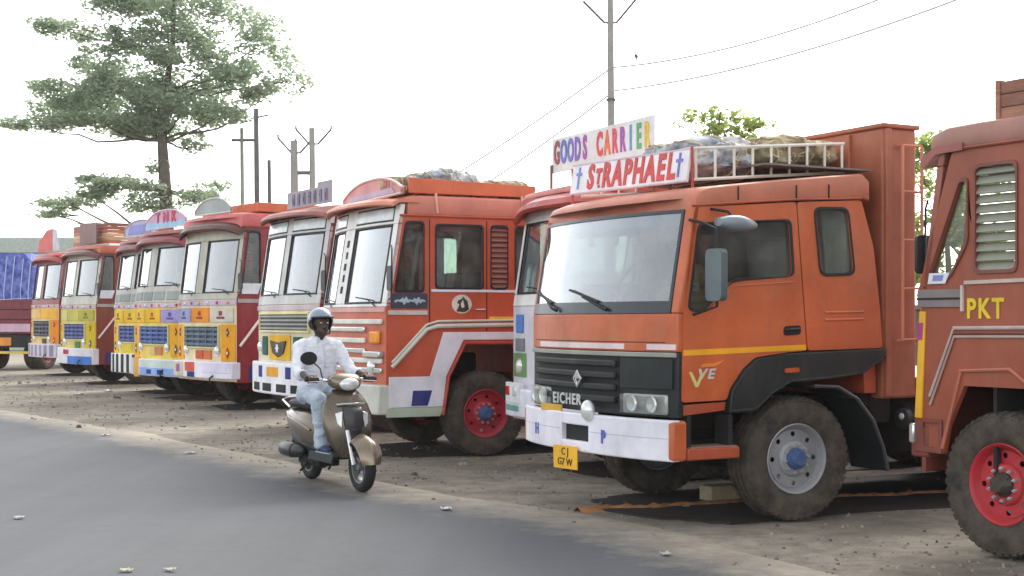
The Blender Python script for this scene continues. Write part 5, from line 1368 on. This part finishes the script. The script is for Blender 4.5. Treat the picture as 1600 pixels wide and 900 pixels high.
# ------------------------------------------------------------------ rider
def blob(name, mb, voxel, m, parent, smooth=4, factor=0.5, fold=0.0):
    o = P(name, mb, None, None, smooth=0)
    COL.objects.unlink(o)
    tmp = bpy.data.scenes.new('workbench'); tmp.collection.objects.link(o)
    r = o.modifiers.new('remesh', 'REMESH'); r.mode = 'VOXEL'; r.voxel_size = voxel; r.use_smooth_shade = True
    s_ = o.modifiers.new('smooth', 'SMOOTH'); s_.iterations = smooth; s_.factor = factor
    vl = tmp.view_layers[0]; vl.update()
    me = bpy.data.meshes.new_from_object(o.evaluated_get(vl.depsgraph))
    bpy.data.objects.remove(o); bpy.data.scenes.remove(tmp)
    if fold:
        flat = []
        nrm = [vt.normal.copy() for vt in me.vertices]
        for vt, nv_ in zip(me.vertices, nrm):
            c = vt.co
            k = 1 - 2 * abs(mnoise.noise(Vector((c.x * 7 + c.z * 9, c.y * 9 - c.z * 5, c.z * 6))))
            q = c + nv_ * fold * (k + 0.6 * mnoise.noise(Vector((c.x * 16, c.y * 16, c.z * 11))) - 0.3)
            flat += [q.x, q.y, q.z]
        me.vertices.foreach_set('co', flat)
    me.name = name; me.materials.clear(); me.shade_smooth()
    return link(name, me, m, parent)

pr = empty('person', (SCX, SCY, 0), SCR)
tag(pr, 'rider in white shirt, pale jeans and silver helmet on the moving scooter', 'person')
SKIN = plain((66, 48, 40), 0.55, 0, 0.12, 14, 'skin')
def cloth(c, sc=7.0, st=0.6, var=0.1):
    m, n, l, b = new_mat('cloth_%d' % c[0])
    lc = lin(c); v = coords(n, l, (1, 1, 0.6))
    nn = noise(n, l, v, sc, 5, 0.6)
    l.new(mixc(n, l, ramp(n, l, nn, 0.3, 0.7), tuple(x * (1 - var) for x in lc), tuple(min(1, x * (1 + var)) for x in lc)), b.inputs['Base Color'])
    b.inputs['Roughness'].default_value = 0.9
    bump(n, l, noise(n, l, coords(n, l, (1, 1, 2.2)), sc * 1.6, 3, 0.55), st, 0.03, b)
    return m
b = MB()
# head and neck
b.ball((.245, 0, 1.575), (.098, .078, .105)); b.ball((.275, 0, 1.505), (.068, .06, .06)); b.ball((.315, 0, 1.475), (.03, .034, .024))
b.capsule((.205, 0, 1.38), (.235, 0, 1.50), .056, .054)
b.capsule((.335, 0, 1.572), (.358, 0, 1.532), .010, .017); b.ball((.345, .014, 1.528), (.012, .010, .009)); b.ball((.345, -.014, 1.528), (.012, .010, .009))
b.capsule((.325, -.035, 1.598), (.325, .035, 1.598), .014, .014)
b.capsule((.334, -.022, 1.497), (.334, .022, 1.497), .009, .009); b.capsule((.330, -.018, 1.487), (.330, .018, 1.487), .009, .009)
for sg in (-1, 1):
    b.ball((.235, sg * .079, 1.56), (.022, .010, .034))
    # trunk is one volume with the limbs
    b.capsule((.17, sg * .06, 1.33), (.18, sg * .175, 1.345), .07, .055)
    b.capsule((.18, sg * .19, 1.335), (.33, sg * .275, 1.115), .05, .041)
    b.capsule((.33, sg * .275, 1.115), (.61, sg * .305, 1.055), .042, .028)
    b.capsule((.16, sg * .09, .87), (.55, sg * .15, .815), .08, .058)
    b.capsule((.55, sg * .15, .815), (.60, sg * .135, .42), .056, .038)
    b.capsule((.585, sg * .135, .365), (.74, sg * .14, .345), .036, .026)
    # hand closed round the grip: palm, four fingers, thumb
    b.capsule((.635, sg * .275, 1.05), (.69, sg * .275, 1.053), .022, .022); b.capsule((.635, sg * .315, 1.05), (.69, sg * .32, 1.053), .020, .020)
    for i, (dy, ln) in enumerate(((-.045, 1.0), (-.017, 1.08), (.011, 1.04), (.037, .88))):
        y = sg * (.30 + dy)
        q = [(.69, 1.062), (.735, 1.066), (.775, 1.047), (.772, 1.018), (.745, 1.003)]
        q = [(.69 + (x - .69) * (0.75 + 0.25 * ln), z) for x, z in q]
        for k in range(4): b.capsule((q[k][0], y, q[k][1]), (q[k + 1][0], y, q[k + 1][1]), .0105, .0095, 8)
    b.capsule((.66, sg * .262, 1.04), (.705, sg * .238, 1.028), .014, .012, 8); b.capsule((.705, sg * .238, 1.028), (.742, sg * .245, 1.008), .011, .009, 8)
b.capsule((.12, 0, .92), (.15, 0, 1.25), .12, .112); b.capsule((.16, -.06, .90), (.16, .06, .90), .11, .11)
blob('body', b, 0.007, SKIN, pr, 3, 0.4)
e = MB()
for sg in (-1, 1): e.ball((.328, sg * .032, 1.572), (.012, .015, .009))
P('eyes', e, plain((200, 192, 184), 0.3), pr)
# shirt
s = MB()
rings = []
for z, xc, hx, hy in ((.80, .10, .135, .17), (.88, .115, .150, .185), (.98, .135, .148, .178), (1.10, .15, .138, .185), (1.22, .165, .135, .198), (1.32, .175, .118, .20), (1.375, .185, .088, .165), (1.41, .195, .068, .10), (1.435, .20, .062, .075)):
    rings.append([(x, y, z) for x, y in sellipse(xc, 0, hx, hy, 30, 2.5)])
s.loft(rings)
for sg in (-1, 1):
    s.capsule((.175, sg * .15, 1.33), (.18, sg * .195, 1.32), .085, .075)
    s.capsule((.18, sg * .195, 1.325), (.335, sg * .285, 1.10), .070, .058)
    s.capsule((.335, sg * .285, 1.10), (.46, sg * .298, 1.075), .056, .052)
    s.tube([(.43, sg * .296, 1.082), (.475, sg * .30, 1.072), (.50, sg * .302, 1.066)], [.050, .057, .054], 14)
    s.capsule((.245, sg * .03, 1.41), (.275, sg * .065, 1.375), .022, .016, 8)
sh = blob('shirt', s, 0.010, cloth((228, 230, 236), 9, 0.8, 0.04), pr, 3, 0.5, 0.009)
P('button_placket', MB().tube([(.285, 0, 1.36), (.315, 0, 1.22), (.302, 0, 1.08), (.296, 0, .95)], 0.010, 6), cloth((214, 216, 226)), sh)
P('pocket', MB().plate(lambda a, b_, dd: (.287 + dd - 1.3 * a * a, a, b_), [(.05, 1.25), (.13, 1.25), (.13, 1.15), (.09, 1.135), (.05, 1.15)], 0.0, .008), cloth((218, 220, 228)), sh)
# trousers
j = MB()
j.capsule((.13, -.07, .87), (.13, .07, .87), .135, .135)
for sg in (-1, 1):
    j.capsule((.16, sg * .095, .875), (.56, sg * .155, .825), .100, .080)
    j.capsule((.56, sg * .155, .825), (.60, sg * .14, .50), .080, .068)
    j.capsule((.60, sg * .14, .50), (.60, sg * .138, .405), .070, .074)
blob('trousers', j, 0.010, cloth((176, 188, 200), 6, 0.9, 0.25), pr, 3, 0.5, 0.009)
for sg in (-1, 1):
    f = MB()
    f.capsule((.565, sg * .137, .36), (.72, sg * .142, .352), .046, .042); f.capsule((.72, sg * .142, .35), (.775, sg * .143, .347), .042, .034)
    f.capsule((.575, sg * .137, .39), (.60, sg * .137, .41), .048, .05)
    so = blob('shoe', f, 0.008, plain((44, 58, 92), 0.7), pr, 2)
    P('sole', MB().flat(rpoly([(.515, sg * .137 - .042), (.72, sg * .142 - .046), (.815, sg * .143 - .02), (.815, sg * .143 + .02), (.72, sg * .142 + .046), (.515, sg * .137 + .042)], 0.03), .318, .334), plain((176, 176, 180), 0.7), so)
# open face helmet
def helmet_shell(lower=False, grow=0.0):
    c = Vector((.232, 0, 1.598)); rr = Vector((.140, .122, .128)) * (1 + grow)
    nu, nv = 48, 30; vs = []; keep = []
    for jv in range(nv + 1):
        t = math.pi / 2 - (math.pi * 0.80) * jv / nv
        for i in range(nu):
            a = 2 * math.pi * i / nu
            vs.append(Vector((math.cos(t) * math.cos(a), math.cos(t) * math.sin(a), math.sin(t))))
    fs = []
    for jv in range(nv):
        for i in range(nu):
            q = [jv * nu + i, (jv + 1) * nu + i, (jv + 1) * nu + (i + 1) % nu, jv * nu + (i + 1) % nu]
            m = sum((vs[k] for k in q), Vector()) / 4
            if m.x > 0.30 and m.z < 0.24: continue
            if m.z < -0.78: continue
            if lower and m.z > -0.02 + 0.25 * m.x: continue
            fs.append(q)
    return MB().add([c + Vector((v.x * rr.x, v.y * rr.y, v.z * rr.z)) for v in vs], fs)
hm = P('helmet', helmet_shell(), paint((134, 146, 160), 0.22, 0.1, 0.3, 0.06, 0.5), pr, smooth=70)
hl = P('helmet_cheek_guard', helmet_shell(True, 0.02), plain((34, 34, 36), 0.45), hm, smooth=70)
sd2 = hl.modifiers.new('solid', 'SOLIDIFY'); sd2.thickness = 0.022; sd2.offset = -1
sdm = hm.modifiers.new('solid', 'SOLIDIFY'); sdm.thickness = 0.016; sdm.offset = -1
P('helmet_brim', MB().tube([(.232 + .152 * math.cos(a), .118 * math.sin(a), 1.622 + .010 * math.cos(a)) for a in [R(-72 + 144 * i / 16) for i in range(17)]], 0.009, 6), plain((60, 66, 74), 0.4), hm)
P('chin_strap', MB().tube([(.25, .098, 1.545), (.29, .075, 1.47), (.31, 0, 1.448), (.29, -.075, 1.47), (.25, -.098, 1.545)], 0.008, 6), RUBBER, hm)
# ------------------------------------------------------------------ trees
LEAF_FAR = leaf_mat('tree_leaves_hazed', (130, 150, 124), (178, 192, 160), 0.65)  # leaf colours paled to carry the haze over the far tree
LEAF_LIGHT = leaf_mat('tree_leaves_light', (120, 146, 64), (194, 206, 120), 0.5)
BARK = plain((92, 82, 72), 0.9, 0, 0.3, 5, 'bark')

def leaves(mb_v, mb_f, c, rad, n, size, rg, hollow=0.35):
    for _ in range(n):
        while True:
            p = Vector((rg.uniform(-1, 1), rg.uniform(-1, 1), rg.uniform(-1, 1)))
            if hollow < p.length < 1: break
        q = Vector((c[0] + p.x * rad[0], c[1] + p.y * rad[1], c[2] + p.z * rad[2]))
        if mnoise.noise(q * 0.95) < -0.05 and rg.random() < 0.8: continue
        a = Vector((rg.uniform(-1, 1), rg.uniform(-1, 1), rg.uniform(-0.5, 0.5))).normalized()
        u = a.cross(Vector((rg.uniform(-1, 1), rg.uniform(-1, 1), rg.uniform(-1, 1)))).normalized()
        s = size * rg.uniform(0.6, 1.3)
        o = len(mb_v)
        mb_v += [tuple(q - a * s), tuple(q + u * s * 0.42), tuple(q + a * s), tuple(q - u * s * 0.42)]
        mb_f.append((o, o + 1, o + 2, o + 3))

def limb(mb, p0, p1, r0, r1, rg, sag=0.0, k=6):
    p0, p1 = Vector(p0), Vector(p1); pts, rs = [], []
    L = (p1 - p0).length
    for i in range(k + 1):
        t = i / k
        q = p0.lerp(p1, t) + Vector((rg.uniform(-1, 1), rg.uniform(-1, 1), rg.uniform(-1, 1))) * L * 0.03 * (0 < i < k)
        q.z -= sag * L * math.sin(math.pi * t)
        pts.append(q); rs.append(r0 + (r1 - r0) * t)
    mb.tube(pts, rs, 7)

def tree(name, label, base, trunk, clumps, leafm, density, size, seed, sub=5, lk=1.0):
    rg = random.Random(seed)
    root = empty(name, base)
    tag(root, label, 'tree')
    tm = MB()
    tm.tube([Vector(p) for p, r in trunk], [r for p, r in trunk], 10)
    V, Fc = [], []
    tp = [Vector(p) for p, r in trunk]; tr = [r for p, r in trunk]
    for cx, cy, cz, rx, ry, rz in clumps:
        # limb leaves the trunk a little below the clump
        k = min(range(len(tp)), key=lambda i: abs(tp[i].z - (cz - 0.25 * math.hypot(cx, cy) - 0.3)))
        limb(tm, tp[k], (cx, cy, cz - rz * 0.2), max(0.05, tr[k] * 0.5) * lk, 0.035 * lk, rg, 0.06)
        for s in range(sub):
            a = rg.uniform(0, 6.28); m = rg.uniform(0.2, 0.75)
            ex = (cx + rx * m * math.cos(a), cy + ry * m * math.sin(a), cz + rg.uniform(-0.5, 0.6) * rz)
            limb(tm, (cx * 0.75 + tp[k].x * 0.25, cy * 0.75 + tp[k].y * 0.25, cz - rz * 0.25), ex, 0.04 * lk, 0.012 * lk, rg, 0.03, 4)
            leaves(V, Fc, ex, (rx * 0.42, ry * 0.42, rz * 0.55), int(density * rx * ry * 0.16), size, rg, 0.0)
        leaves(V, Fc, (cx, cy, cz), (rx, ry, rz), int(density * rx * ry * 0.35), size, rg, 0.3)
    P('trunk', tm, BARK, root, smooth=60)
    P('crown', MB().add(V, Fc), leafm, root, smooth=0)
    return root

TY, TS = 58.0, 58.0 / 2200
cl = []
rg = random.Random(3)
for px, py, rx, rz in ((230, 14, 105, 22), (340, 26, 72, 28), (108, 46, 62, 12), (400, 66, 76, 28), (452, 118, 44, 22), (190, 72, 66, 18), (255, 90, 70, 22), (335, 84, 60, 22), (205, 122, 72, 18), (385, 122, 64, 16), (95, 158, 92, 20), (200, 158, 105, 24), (55, 190, 66, 11), (285, 165, 100, 24), (180, 190, 112, 12), (350, 180, 70, 14), (300, 228, 34, 10), (250, 258, 26, 12), (172, 282, 56, 8), (140, 302, 46, 9), (232, 308, 58, 18), (315, 298, 44, 10), (75, 334, 34, 5), (235, 318, 50, 16), (110, 318, 60, 8), (200, 292, 70, 8), (300, 310, 55, 10), (260, 60, 90, 20), (310, 130, 90, 20), (150, 100, 60, 14), (130, 140, 90, 14), (240, 200, 80, 12), (420, 150, 50, 14), (250, -30, 130, 24), (330, -60, 90, 24)):
    cl.append(((px - 262) * TS, rg.uniform(-0.35, 0.35) * rx * TS * 1.4, 1.6 + (500 - py) * TS, rx * TS, rx * TS * 0.9, rz * TS * 1.35))
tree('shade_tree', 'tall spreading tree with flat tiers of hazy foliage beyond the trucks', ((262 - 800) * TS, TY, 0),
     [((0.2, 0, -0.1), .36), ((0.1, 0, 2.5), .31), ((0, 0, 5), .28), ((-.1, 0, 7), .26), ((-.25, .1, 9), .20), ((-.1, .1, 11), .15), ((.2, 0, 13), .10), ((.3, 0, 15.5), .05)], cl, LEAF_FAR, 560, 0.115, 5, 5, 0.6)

# tree top behind the front truck and tree in the gap on the right
def small_tree(name, label, X, Y, z0, z1, w, n, seed, dens=260, size=0.095):
    rg = random.Random(seed)
    cl = []
    for _ in range(n):
        a, m = rg.uniform(0, 6.28), rg.uniform(0.1, 1) ** 0.6
        cl.append((w * m * math.cos(a) * 0.8, w * m * math.sin(a) * 0.8, rg.uniform(z0, z1), w * rg.uniform(.25, .45), w * rg.uniform(.25, .45), (z1 - z0) * rg.uniform(.08, .16)))
    return tree(name, label, (X, Y, 0), [((0, 0, -.1), .16), ((.1, 0, z0 * .6), .11), ((0, .1, (z0 + z1) / 2), .05), ((.1, 0, z1), .02)], cl, LEAF_LIGHT, dens, size, seed + 1, 4, 0.4)
small_tree('leafy_tree', 'light green tree top showing above the roof load of the front truck', 5.3, 36.5, 5.0, 7.0, 1.35, 14, 11, 2300)
small_tree('leafy_tree', 'light green tree seen in the gap left of the cut off truck', 9.3, 30.0, 1.4, 5.2, 1.4, 24, 17, 1500)

# ------------------------------------------------------------------ utility poles and wires
CONC = plain((150, 148, 142), 0.9, 0, 0.15, 3, 'concrete')
IRON = plain((96, 96, 94), 0.7, 0.2, 0.2, 6, 'galvanised_iron')
def pole(name, label, px, Y, top, r0, r1, m, build=None):
    X = (px - 800) * Y / 2200
    o = empty(name, (X, Y, 0)); tag(o, label, 'pole')
    P('post', MB().tube([(0, 0, -0.1), (-0.02, 0, top * 0.5), (-0.06, 0, top)], [r0, (r0 + r1) / 2, r1], 10), m, o)
    if build: build(o)
    return o
def insul(mb, x, y, z): return mb.lathe([(0, 0), (.03, .0), (.05, .03), (.03, .06), (.05, .09), (.025, .13), (0, .14)], 8, (x, y, z), 'z')
def vee(o):
    P('cross_arm', MB().tube([(-.75, 0, 9.75), (-.2, 0, 9.2), (.1, 0, 9.2), (.6, 0, 9.8)], 0.035, 6), IRON, o)
    for x, z in ((-.75, 9.78), (.6, 9.82), (-.06, 10.05)): P('insulator', insul(MB(), x, 0, z), plain((150, 120, 100), 0.3), o)
    for z in (6.3, 7.2): P('pole_band', MB().lathe([(.11, 0), (.125, .0), (.125, .06), (.11, .06)], 12, (-.04, 0, z), 'z'), IRON, o)
PY = 36.0
pole('utility_pole', 'tall concrete utility pole with a V shaped arm rising behind the sign boards', 957, PY, 10.05, .12, .08, CONC, vee)
def cross1(o): P('cross_arm', MB().box(-.55, .55, -.05, .05, 8.3, 8.42), IRON, o)
Yp = 46.0
pole('utility_pole', 'dark thin iron pole beside the big tree', 403, Yp, 1.6 + 330 * Yp / 2200, .11, .08, IRON, lambda o: P('cross_arm', MB().tube([(-.1, 0, 8.2), (.35, 0, 8.3)], 0.03, 6), IRON, o))
pole('utility_pole', 'pale slender pole left of the dark iron pole', 380, 60, 1.6 + 300 * 60 / 2200, .11, .08, CONC, lambda o: P('cross_arm', MB().box(-.5, .5, -.05, .05, 9.2, 9.32), IRON, o))
pole('utility_pole', 'short bare pole right of the dark iron pole', 423, 50, 1.6 + 250 * 50 / 2200, .08, .07, IRON)
def harm(z, w):
    def f(o):
        P('cross_arm', MB().tube([(-w, 0, z + .5), (-.15, 0, z), (.15, 0, z), (w, 0, z + .5)], 0.04, 6), IRON, o)
        for x, q in ((-w, .5), (w, .5), (0, .35)): P('insulator', insul(MB(), x, 0, z + q), plain((140, 126, 116), 0.3), o)
    return f
pole('utility_pole', 'left post of the twin post line structure above the silver fronted truck', 462, 48, 1.6 + 280 * 48 / 2200, .16, .13, CONC, harm(7.3, .6))
tw = pole('utility_pole', 'right post of the twin post line structure above the silver fronted truck', 490, 48, 1.6 + 300 * 48 / 2200, .13, .1, CONC, harm(7.6, .6))
P('brace_beam', MB().box(-.62, -.10, -.05, .05, 6.55, 6.68), IRON, tw)

def wire(label, a, b, sag):
    a, b = Vector(a), Vector(b); pts = []
    for i in range(25):
        t = i / 24; q = a.lerp(b, t); q.z -= sag * 4 * t * (1 - t); pts.append(q)
    o = P('power_line', MB().tube(pts, 0.026, 5), plain((200, 200, 202), 0.6), None)
    tag(o, label, 'wire', 'power lines from the tall concrete pole')
px0 = (955 - 800) * PY / 2200
wire('upper power line running right from the tall concrete pole', (px0, PY, 8.05), (11.5, 24, 9.7), .75)
wire('lower power line running right from the tall concrete pole', (px0, PY, 7.45), (12.3, 22, 9.0), .65)
wire('upper power line running left from the tall concrete pole', (px0, PY, 8.05), ((490 - 800) * 48 / 2200, 48, 3.9), .3)
wire('lower power line running left from the tall concrete pole', (px0, PY, 7.4), ((500 - 800) * 48 / 2200, 48, 2.9), .3)
wire('overhead line crossing low at the far left', (-30, 62, 5.78), (-17.5, 60, 5.72), .05)

# small bird near the pole
bd = empty('bird', ((993 - 800) * 34 / 2200, 34, 1.6 + 409 * 34 / 2200)); tag(bd, 'small dark bird in the sky beside the tall pole', 'bird')
P('body', MB().capsule((0, 0, .07), (.02, 0, -.05), .03, .018).ball((-.01, 0, .11), .022), plain((90, 90, 92), 0.8), bd)
P('wing', MB().add([(0, 0, .06), (.05, .02, .12), (.07, .03, .03), (.02, .01, -.02)], [(0, 1, 2, 3)]), plain((90, 90, 92), 0.8), bd)

# ------------------------------------------------------------------ building at the far left
hb = empty('shed_building', (-33, 74, 0)); tag(hb, 'pale low building under a flat roof at the far left', 'building')
P('wall', MB().box(0, 11.5, 0, 8, 0, 5.1), plain((186, 190, 180), 0.9), hb)
P('roof', MB().box(-.5, 12.0, -.6, 8.5, 5.1, 5.9), plain((170, 178, 172), 0.8), hb, 0.05)
for i in range(4): 
    w = P('window', MB().box(1 + i * 2.7, 2.5 + i * 2.7, -.04, 0.02, 2.2, 3.8), plain((120, 126, 126), 0.3), hb, 0.02)
    P('frame', MB().box(.95 + i * 2.7, 2.55 + i * 2.7, -.06, -.041, 2.95, 3.03), plain((200, 200, 196), 0.7), w)

# ------------------------------------------------------------------ low wall added behind the parked row to block light
bw = empty('light_block_wall', (0, 0, 0)); tag(bw, 'low weathered wall added behind the parked trucks to block light', 'wall')
wpts = [(14.5, 10.5), (10.2, 17.5), (6.2, 21.5), (3.5, 26.0), (0.5, 31.5), (-4.0, 38.5), (-9.5, 48.0), (-14.0, 56.0)]
for i in range(len(wpts) - 1):
    a, b_ = Vector(wpts[i]), Vector(wpts[i + 1]); L_ = (b_ - a).length
    P('light_block_panel', MB().box(0, L_, -.11, .11, -.05, 1.75), plain((124, 112, 98), 0.9, 0, 0.3, 2, 'light_block_plaster'), bw, 0.01, loc=(a.x, a.y, 0), rot=(0, 0, math.atan2((b_ - a).y, (b_ - a).x)))
    P('light_block_coping', MB().box(-.05, L_ + .05, -.15, .15, 1.751, 1.83), plain((140, 132, 120), 0.9, 0, 0.3, 2, 'light_block_coping_surface'), bw, 0.01, loc=(a.x, a.y, 0), rot=(0, 0, math.atan2((b_ - a).y, (b_ - a).x)))

# ------------------------------------------------------------------ stones and litter
def stones():
    rg = random.Random(21); V, Fc = [], []
    n = 0
    while n < 3600:
        x, y = rg.uniform(-24, 9), rg.uniform(7, 40) if rg.random() < .5 else rg.uniform(7, 19)
        d = dist_edge(x, y)
        if d < -0.25 or d > 9 or rg.random() < 0.35 * (d < 0.5): continue
        px = x / y
        if not -0.40 < px < 0.42: continue
        if mnoise.noise(Vector((x * .5, y * .5, 9))) < rg.uniform(-0.5, 0.35): continue
        s = rg.uniform(.006, .022) * (1 + (rg.random() < .05) * rg.uniform(.6, 1.4)) * (1 + max(0, y - 14) * .03)
        z = ground_z(x, y) if d > 0 else 0.0
        a = rg.uniform(0, 6.28); o = len(V)
        r1, r2 = rg.uniform(.7, 1.3), rg.uniform(.6, 1.1)
        for k in range(6):
            b_ = a + k * math.pi / 3
            V.append((x + s * r1 * math.cos(b_) * rg.uniform(.8, 1.2), y + s * r2 * math.sin(b_) * rg.uniform(.8, 1.2), z - .004))
        for k in range(4):
            b_ = a + .4 + k * math.pi / 2
            V.append((x + s * .55 * r1 * math.cos(b_), y + s * .55 * r2 * math.sin(b_), z + s * rg.uniform(.5, .9)))
        Fc.append((o + 6, o + 7, o + 8, o + 9))
        for k, t in ((0, (6,)), (1, (6, 7)), (2, (7,)), (3, (8,)), (4, (8, 9)), (5, (9,))):
            nx = o + (k + 1) % 6
            if len(t) == 1: Fc.append((o + k, nx, o + t[0]))
            else: Fc.append((o + k, nx, o + t[1], o + t[0]))
        Fc += [(o + 2, o + 3, o + 8, o + 7), (o + 0, o + 6, o + 9, o + 5)]
        n += 1
    m, nn, l, b_ = new_mat('shoulder_stones')
    gi = nn.new('ShaderNodeNewGeometry')
    l.new(mixc(nn, l, gi.outputs['Random Per Island'], lin((84, 76, 66)), lin((164, 154, 138))), b_.inputs['Base Color'])
    b_.inputs['Roughness'].default_value = 0.9
    tag(P('gravel', MB().add(V, Fc), m, None, smooth=0), 'loose stones and grit scattered over the dirt shoulder', 'gravel', kind='stuff')
stones()

def scrap(label, X, Y, w, h, c, seed, on_road=True):
    rg = random.Random(seed)
    n = 6; V = []
    z0 = (0.006 if on_road else ground_z(X, Y) + 0.012)
    for jv in range(n + 1):
        for i in range(n + 1):
            u, v = i / n - .5, jv / n - .5
            k = 1 - .25 * abs(mnoise.noise(Vector((u * 3, v * 3, seed))))
            V.append((u * w * k, v * h * k, .012 + .022 * mnoise.noise(Vector((u * 4 + seed, v * 4, seed * .7)))))
    Fc = [(jv * (n + 1) + i, jv * (n + 1) + i + 1, (jv + 1) * (n + 1) + i + 1, (jv + 1) * (n + 1) + i) for jv in range(n) for i in range(n)]
    o = P('paper_scrap', MB().add(V, Fc), plain(c, 0.8), None, smooth=60, loc=(X, Y, z0), rot=(0, 0, rg.uniform(0, 6)))
    s_ = o.modifiers.new('solid', 'SOLIDIFY'); s_.thickness = 0.002
    tag(o, label, 'litter', 'litter scattered on the road and shoulder')
def gp(px, py): Y = 2200 * 1.6 / (py - 500.0); return (px - 800) * Y / 2200, Y
for lab, px, py, w, h, c in (('small white scrap on the asphalt near the left edge', 30, 811, .12, .1, (216, 214, 200)), ('pale scrap at the bottom edge of the road, the left of two', 197, 894, .12, .08, (220, 214, 180)), ('pale scrap at the bottom edge of the road, the right of two', 266, 893, .12, .06, (226, 222, 200)),
                             ('white scrap on the road edge right of the scooter', 698, 797, .17, .12, (222, 222, 220)), ('pale scrap on the road behind the scooter', 297, 709, .2, .16, (206, 204, 196)), ('pale scrap on the dusty edge left of the scooter', 165, 681, .2, .16, (206, 202, 192)),
                             ('white crumpled scrap on the shoulder under the brown crated truck, nearer the left', 125, 615, .35, .3, (226, 226, 224)), ('white crumpled scrap on the shoulder under the brown crated truck, nearer the right', 171, 611, .35, .3, (230, 230, 228)), ('faint scrap on the asphalt below the front truck bumper', 1040, 868, .14, .09, (200, 198, 190))):
    X, Y = gp(px, py); scrap(lab, X, Y, w * .7, h * .7, tuple(int(v * .88) for v in c), px, dist_edge(X, Y) < 0)
# brick laid as a wheel stop under the front truck
bx, by = gp(1135, 788)
tag(P('concrete_block', MB().box(-.17, .17, -.09, .09, -.02, .13), plain((170, 156, 128), 0.9), None, 0.012, loc=(bx, by + .35, 0), rot=(0, 0, R(30))), 'pale block on the ground beside the silver front wheel', 'block')

def sunlit_strip():  # orange ridge paints a sunlit strip of ground under the truck
    rg = random.Random(4); V, Fc = [], []
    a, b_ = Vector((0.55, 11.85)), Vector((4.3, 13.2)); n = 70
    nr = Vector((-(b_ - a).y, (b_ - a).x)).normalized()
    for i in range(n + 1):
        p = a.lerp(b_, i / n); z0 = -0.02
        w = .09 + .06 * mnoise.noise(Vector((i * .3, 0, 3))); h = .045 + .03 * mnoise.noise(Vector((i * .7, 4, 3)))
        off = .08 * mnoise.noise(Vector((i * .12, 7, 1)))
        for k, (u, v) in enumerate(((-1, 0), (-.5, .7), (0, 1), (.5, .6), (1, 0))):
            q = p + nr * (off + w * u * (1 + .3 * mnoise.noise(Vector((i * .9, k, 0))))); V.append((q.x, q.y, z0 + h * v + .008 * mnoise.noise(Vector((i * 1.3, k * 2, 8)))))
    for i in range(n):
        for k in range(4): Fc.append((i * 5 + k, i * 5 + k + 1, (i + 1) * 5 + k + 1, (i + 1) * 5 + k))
    tag(P('painted_sunlit_strip', MB().add(V, Fc), plain((188, 132, 84), 0.95, 0, 0.45, 9, 'painted_sunlight'), None, smooth=60), 'thin orange ridge coloured as a strip of sunlight under the front truck', 'soil', kind='stuff')
sunlit_strip()

# ------------------------------------------------------------------ haze
hz = MB().box(-170, 170, -70, 200, -1.2, 20)
m = bpy.data.materials.new('haze_air'); m.use_nodes = True
n, l = m.node_tree.nodes, m.node_tree.links
n.clear()
ou = n.new('ShaderNodeOutputMaterial'); vo = n.new('ShaderNodeVolumePrincipled')
vo.inputs['Color'].default_value = (0.93, 0.95, 0.97, 1); vo.inputs['Density'].default_value = 0.0004; vo.inputs['Anisotropy'].default_value = 0.35
l.new(vo.outputs[0], ou.inputs['Volume'])
tag(P('haze', hz, m, None, smooth=0), 'pale dusty air', 'haze', kind='stuff')
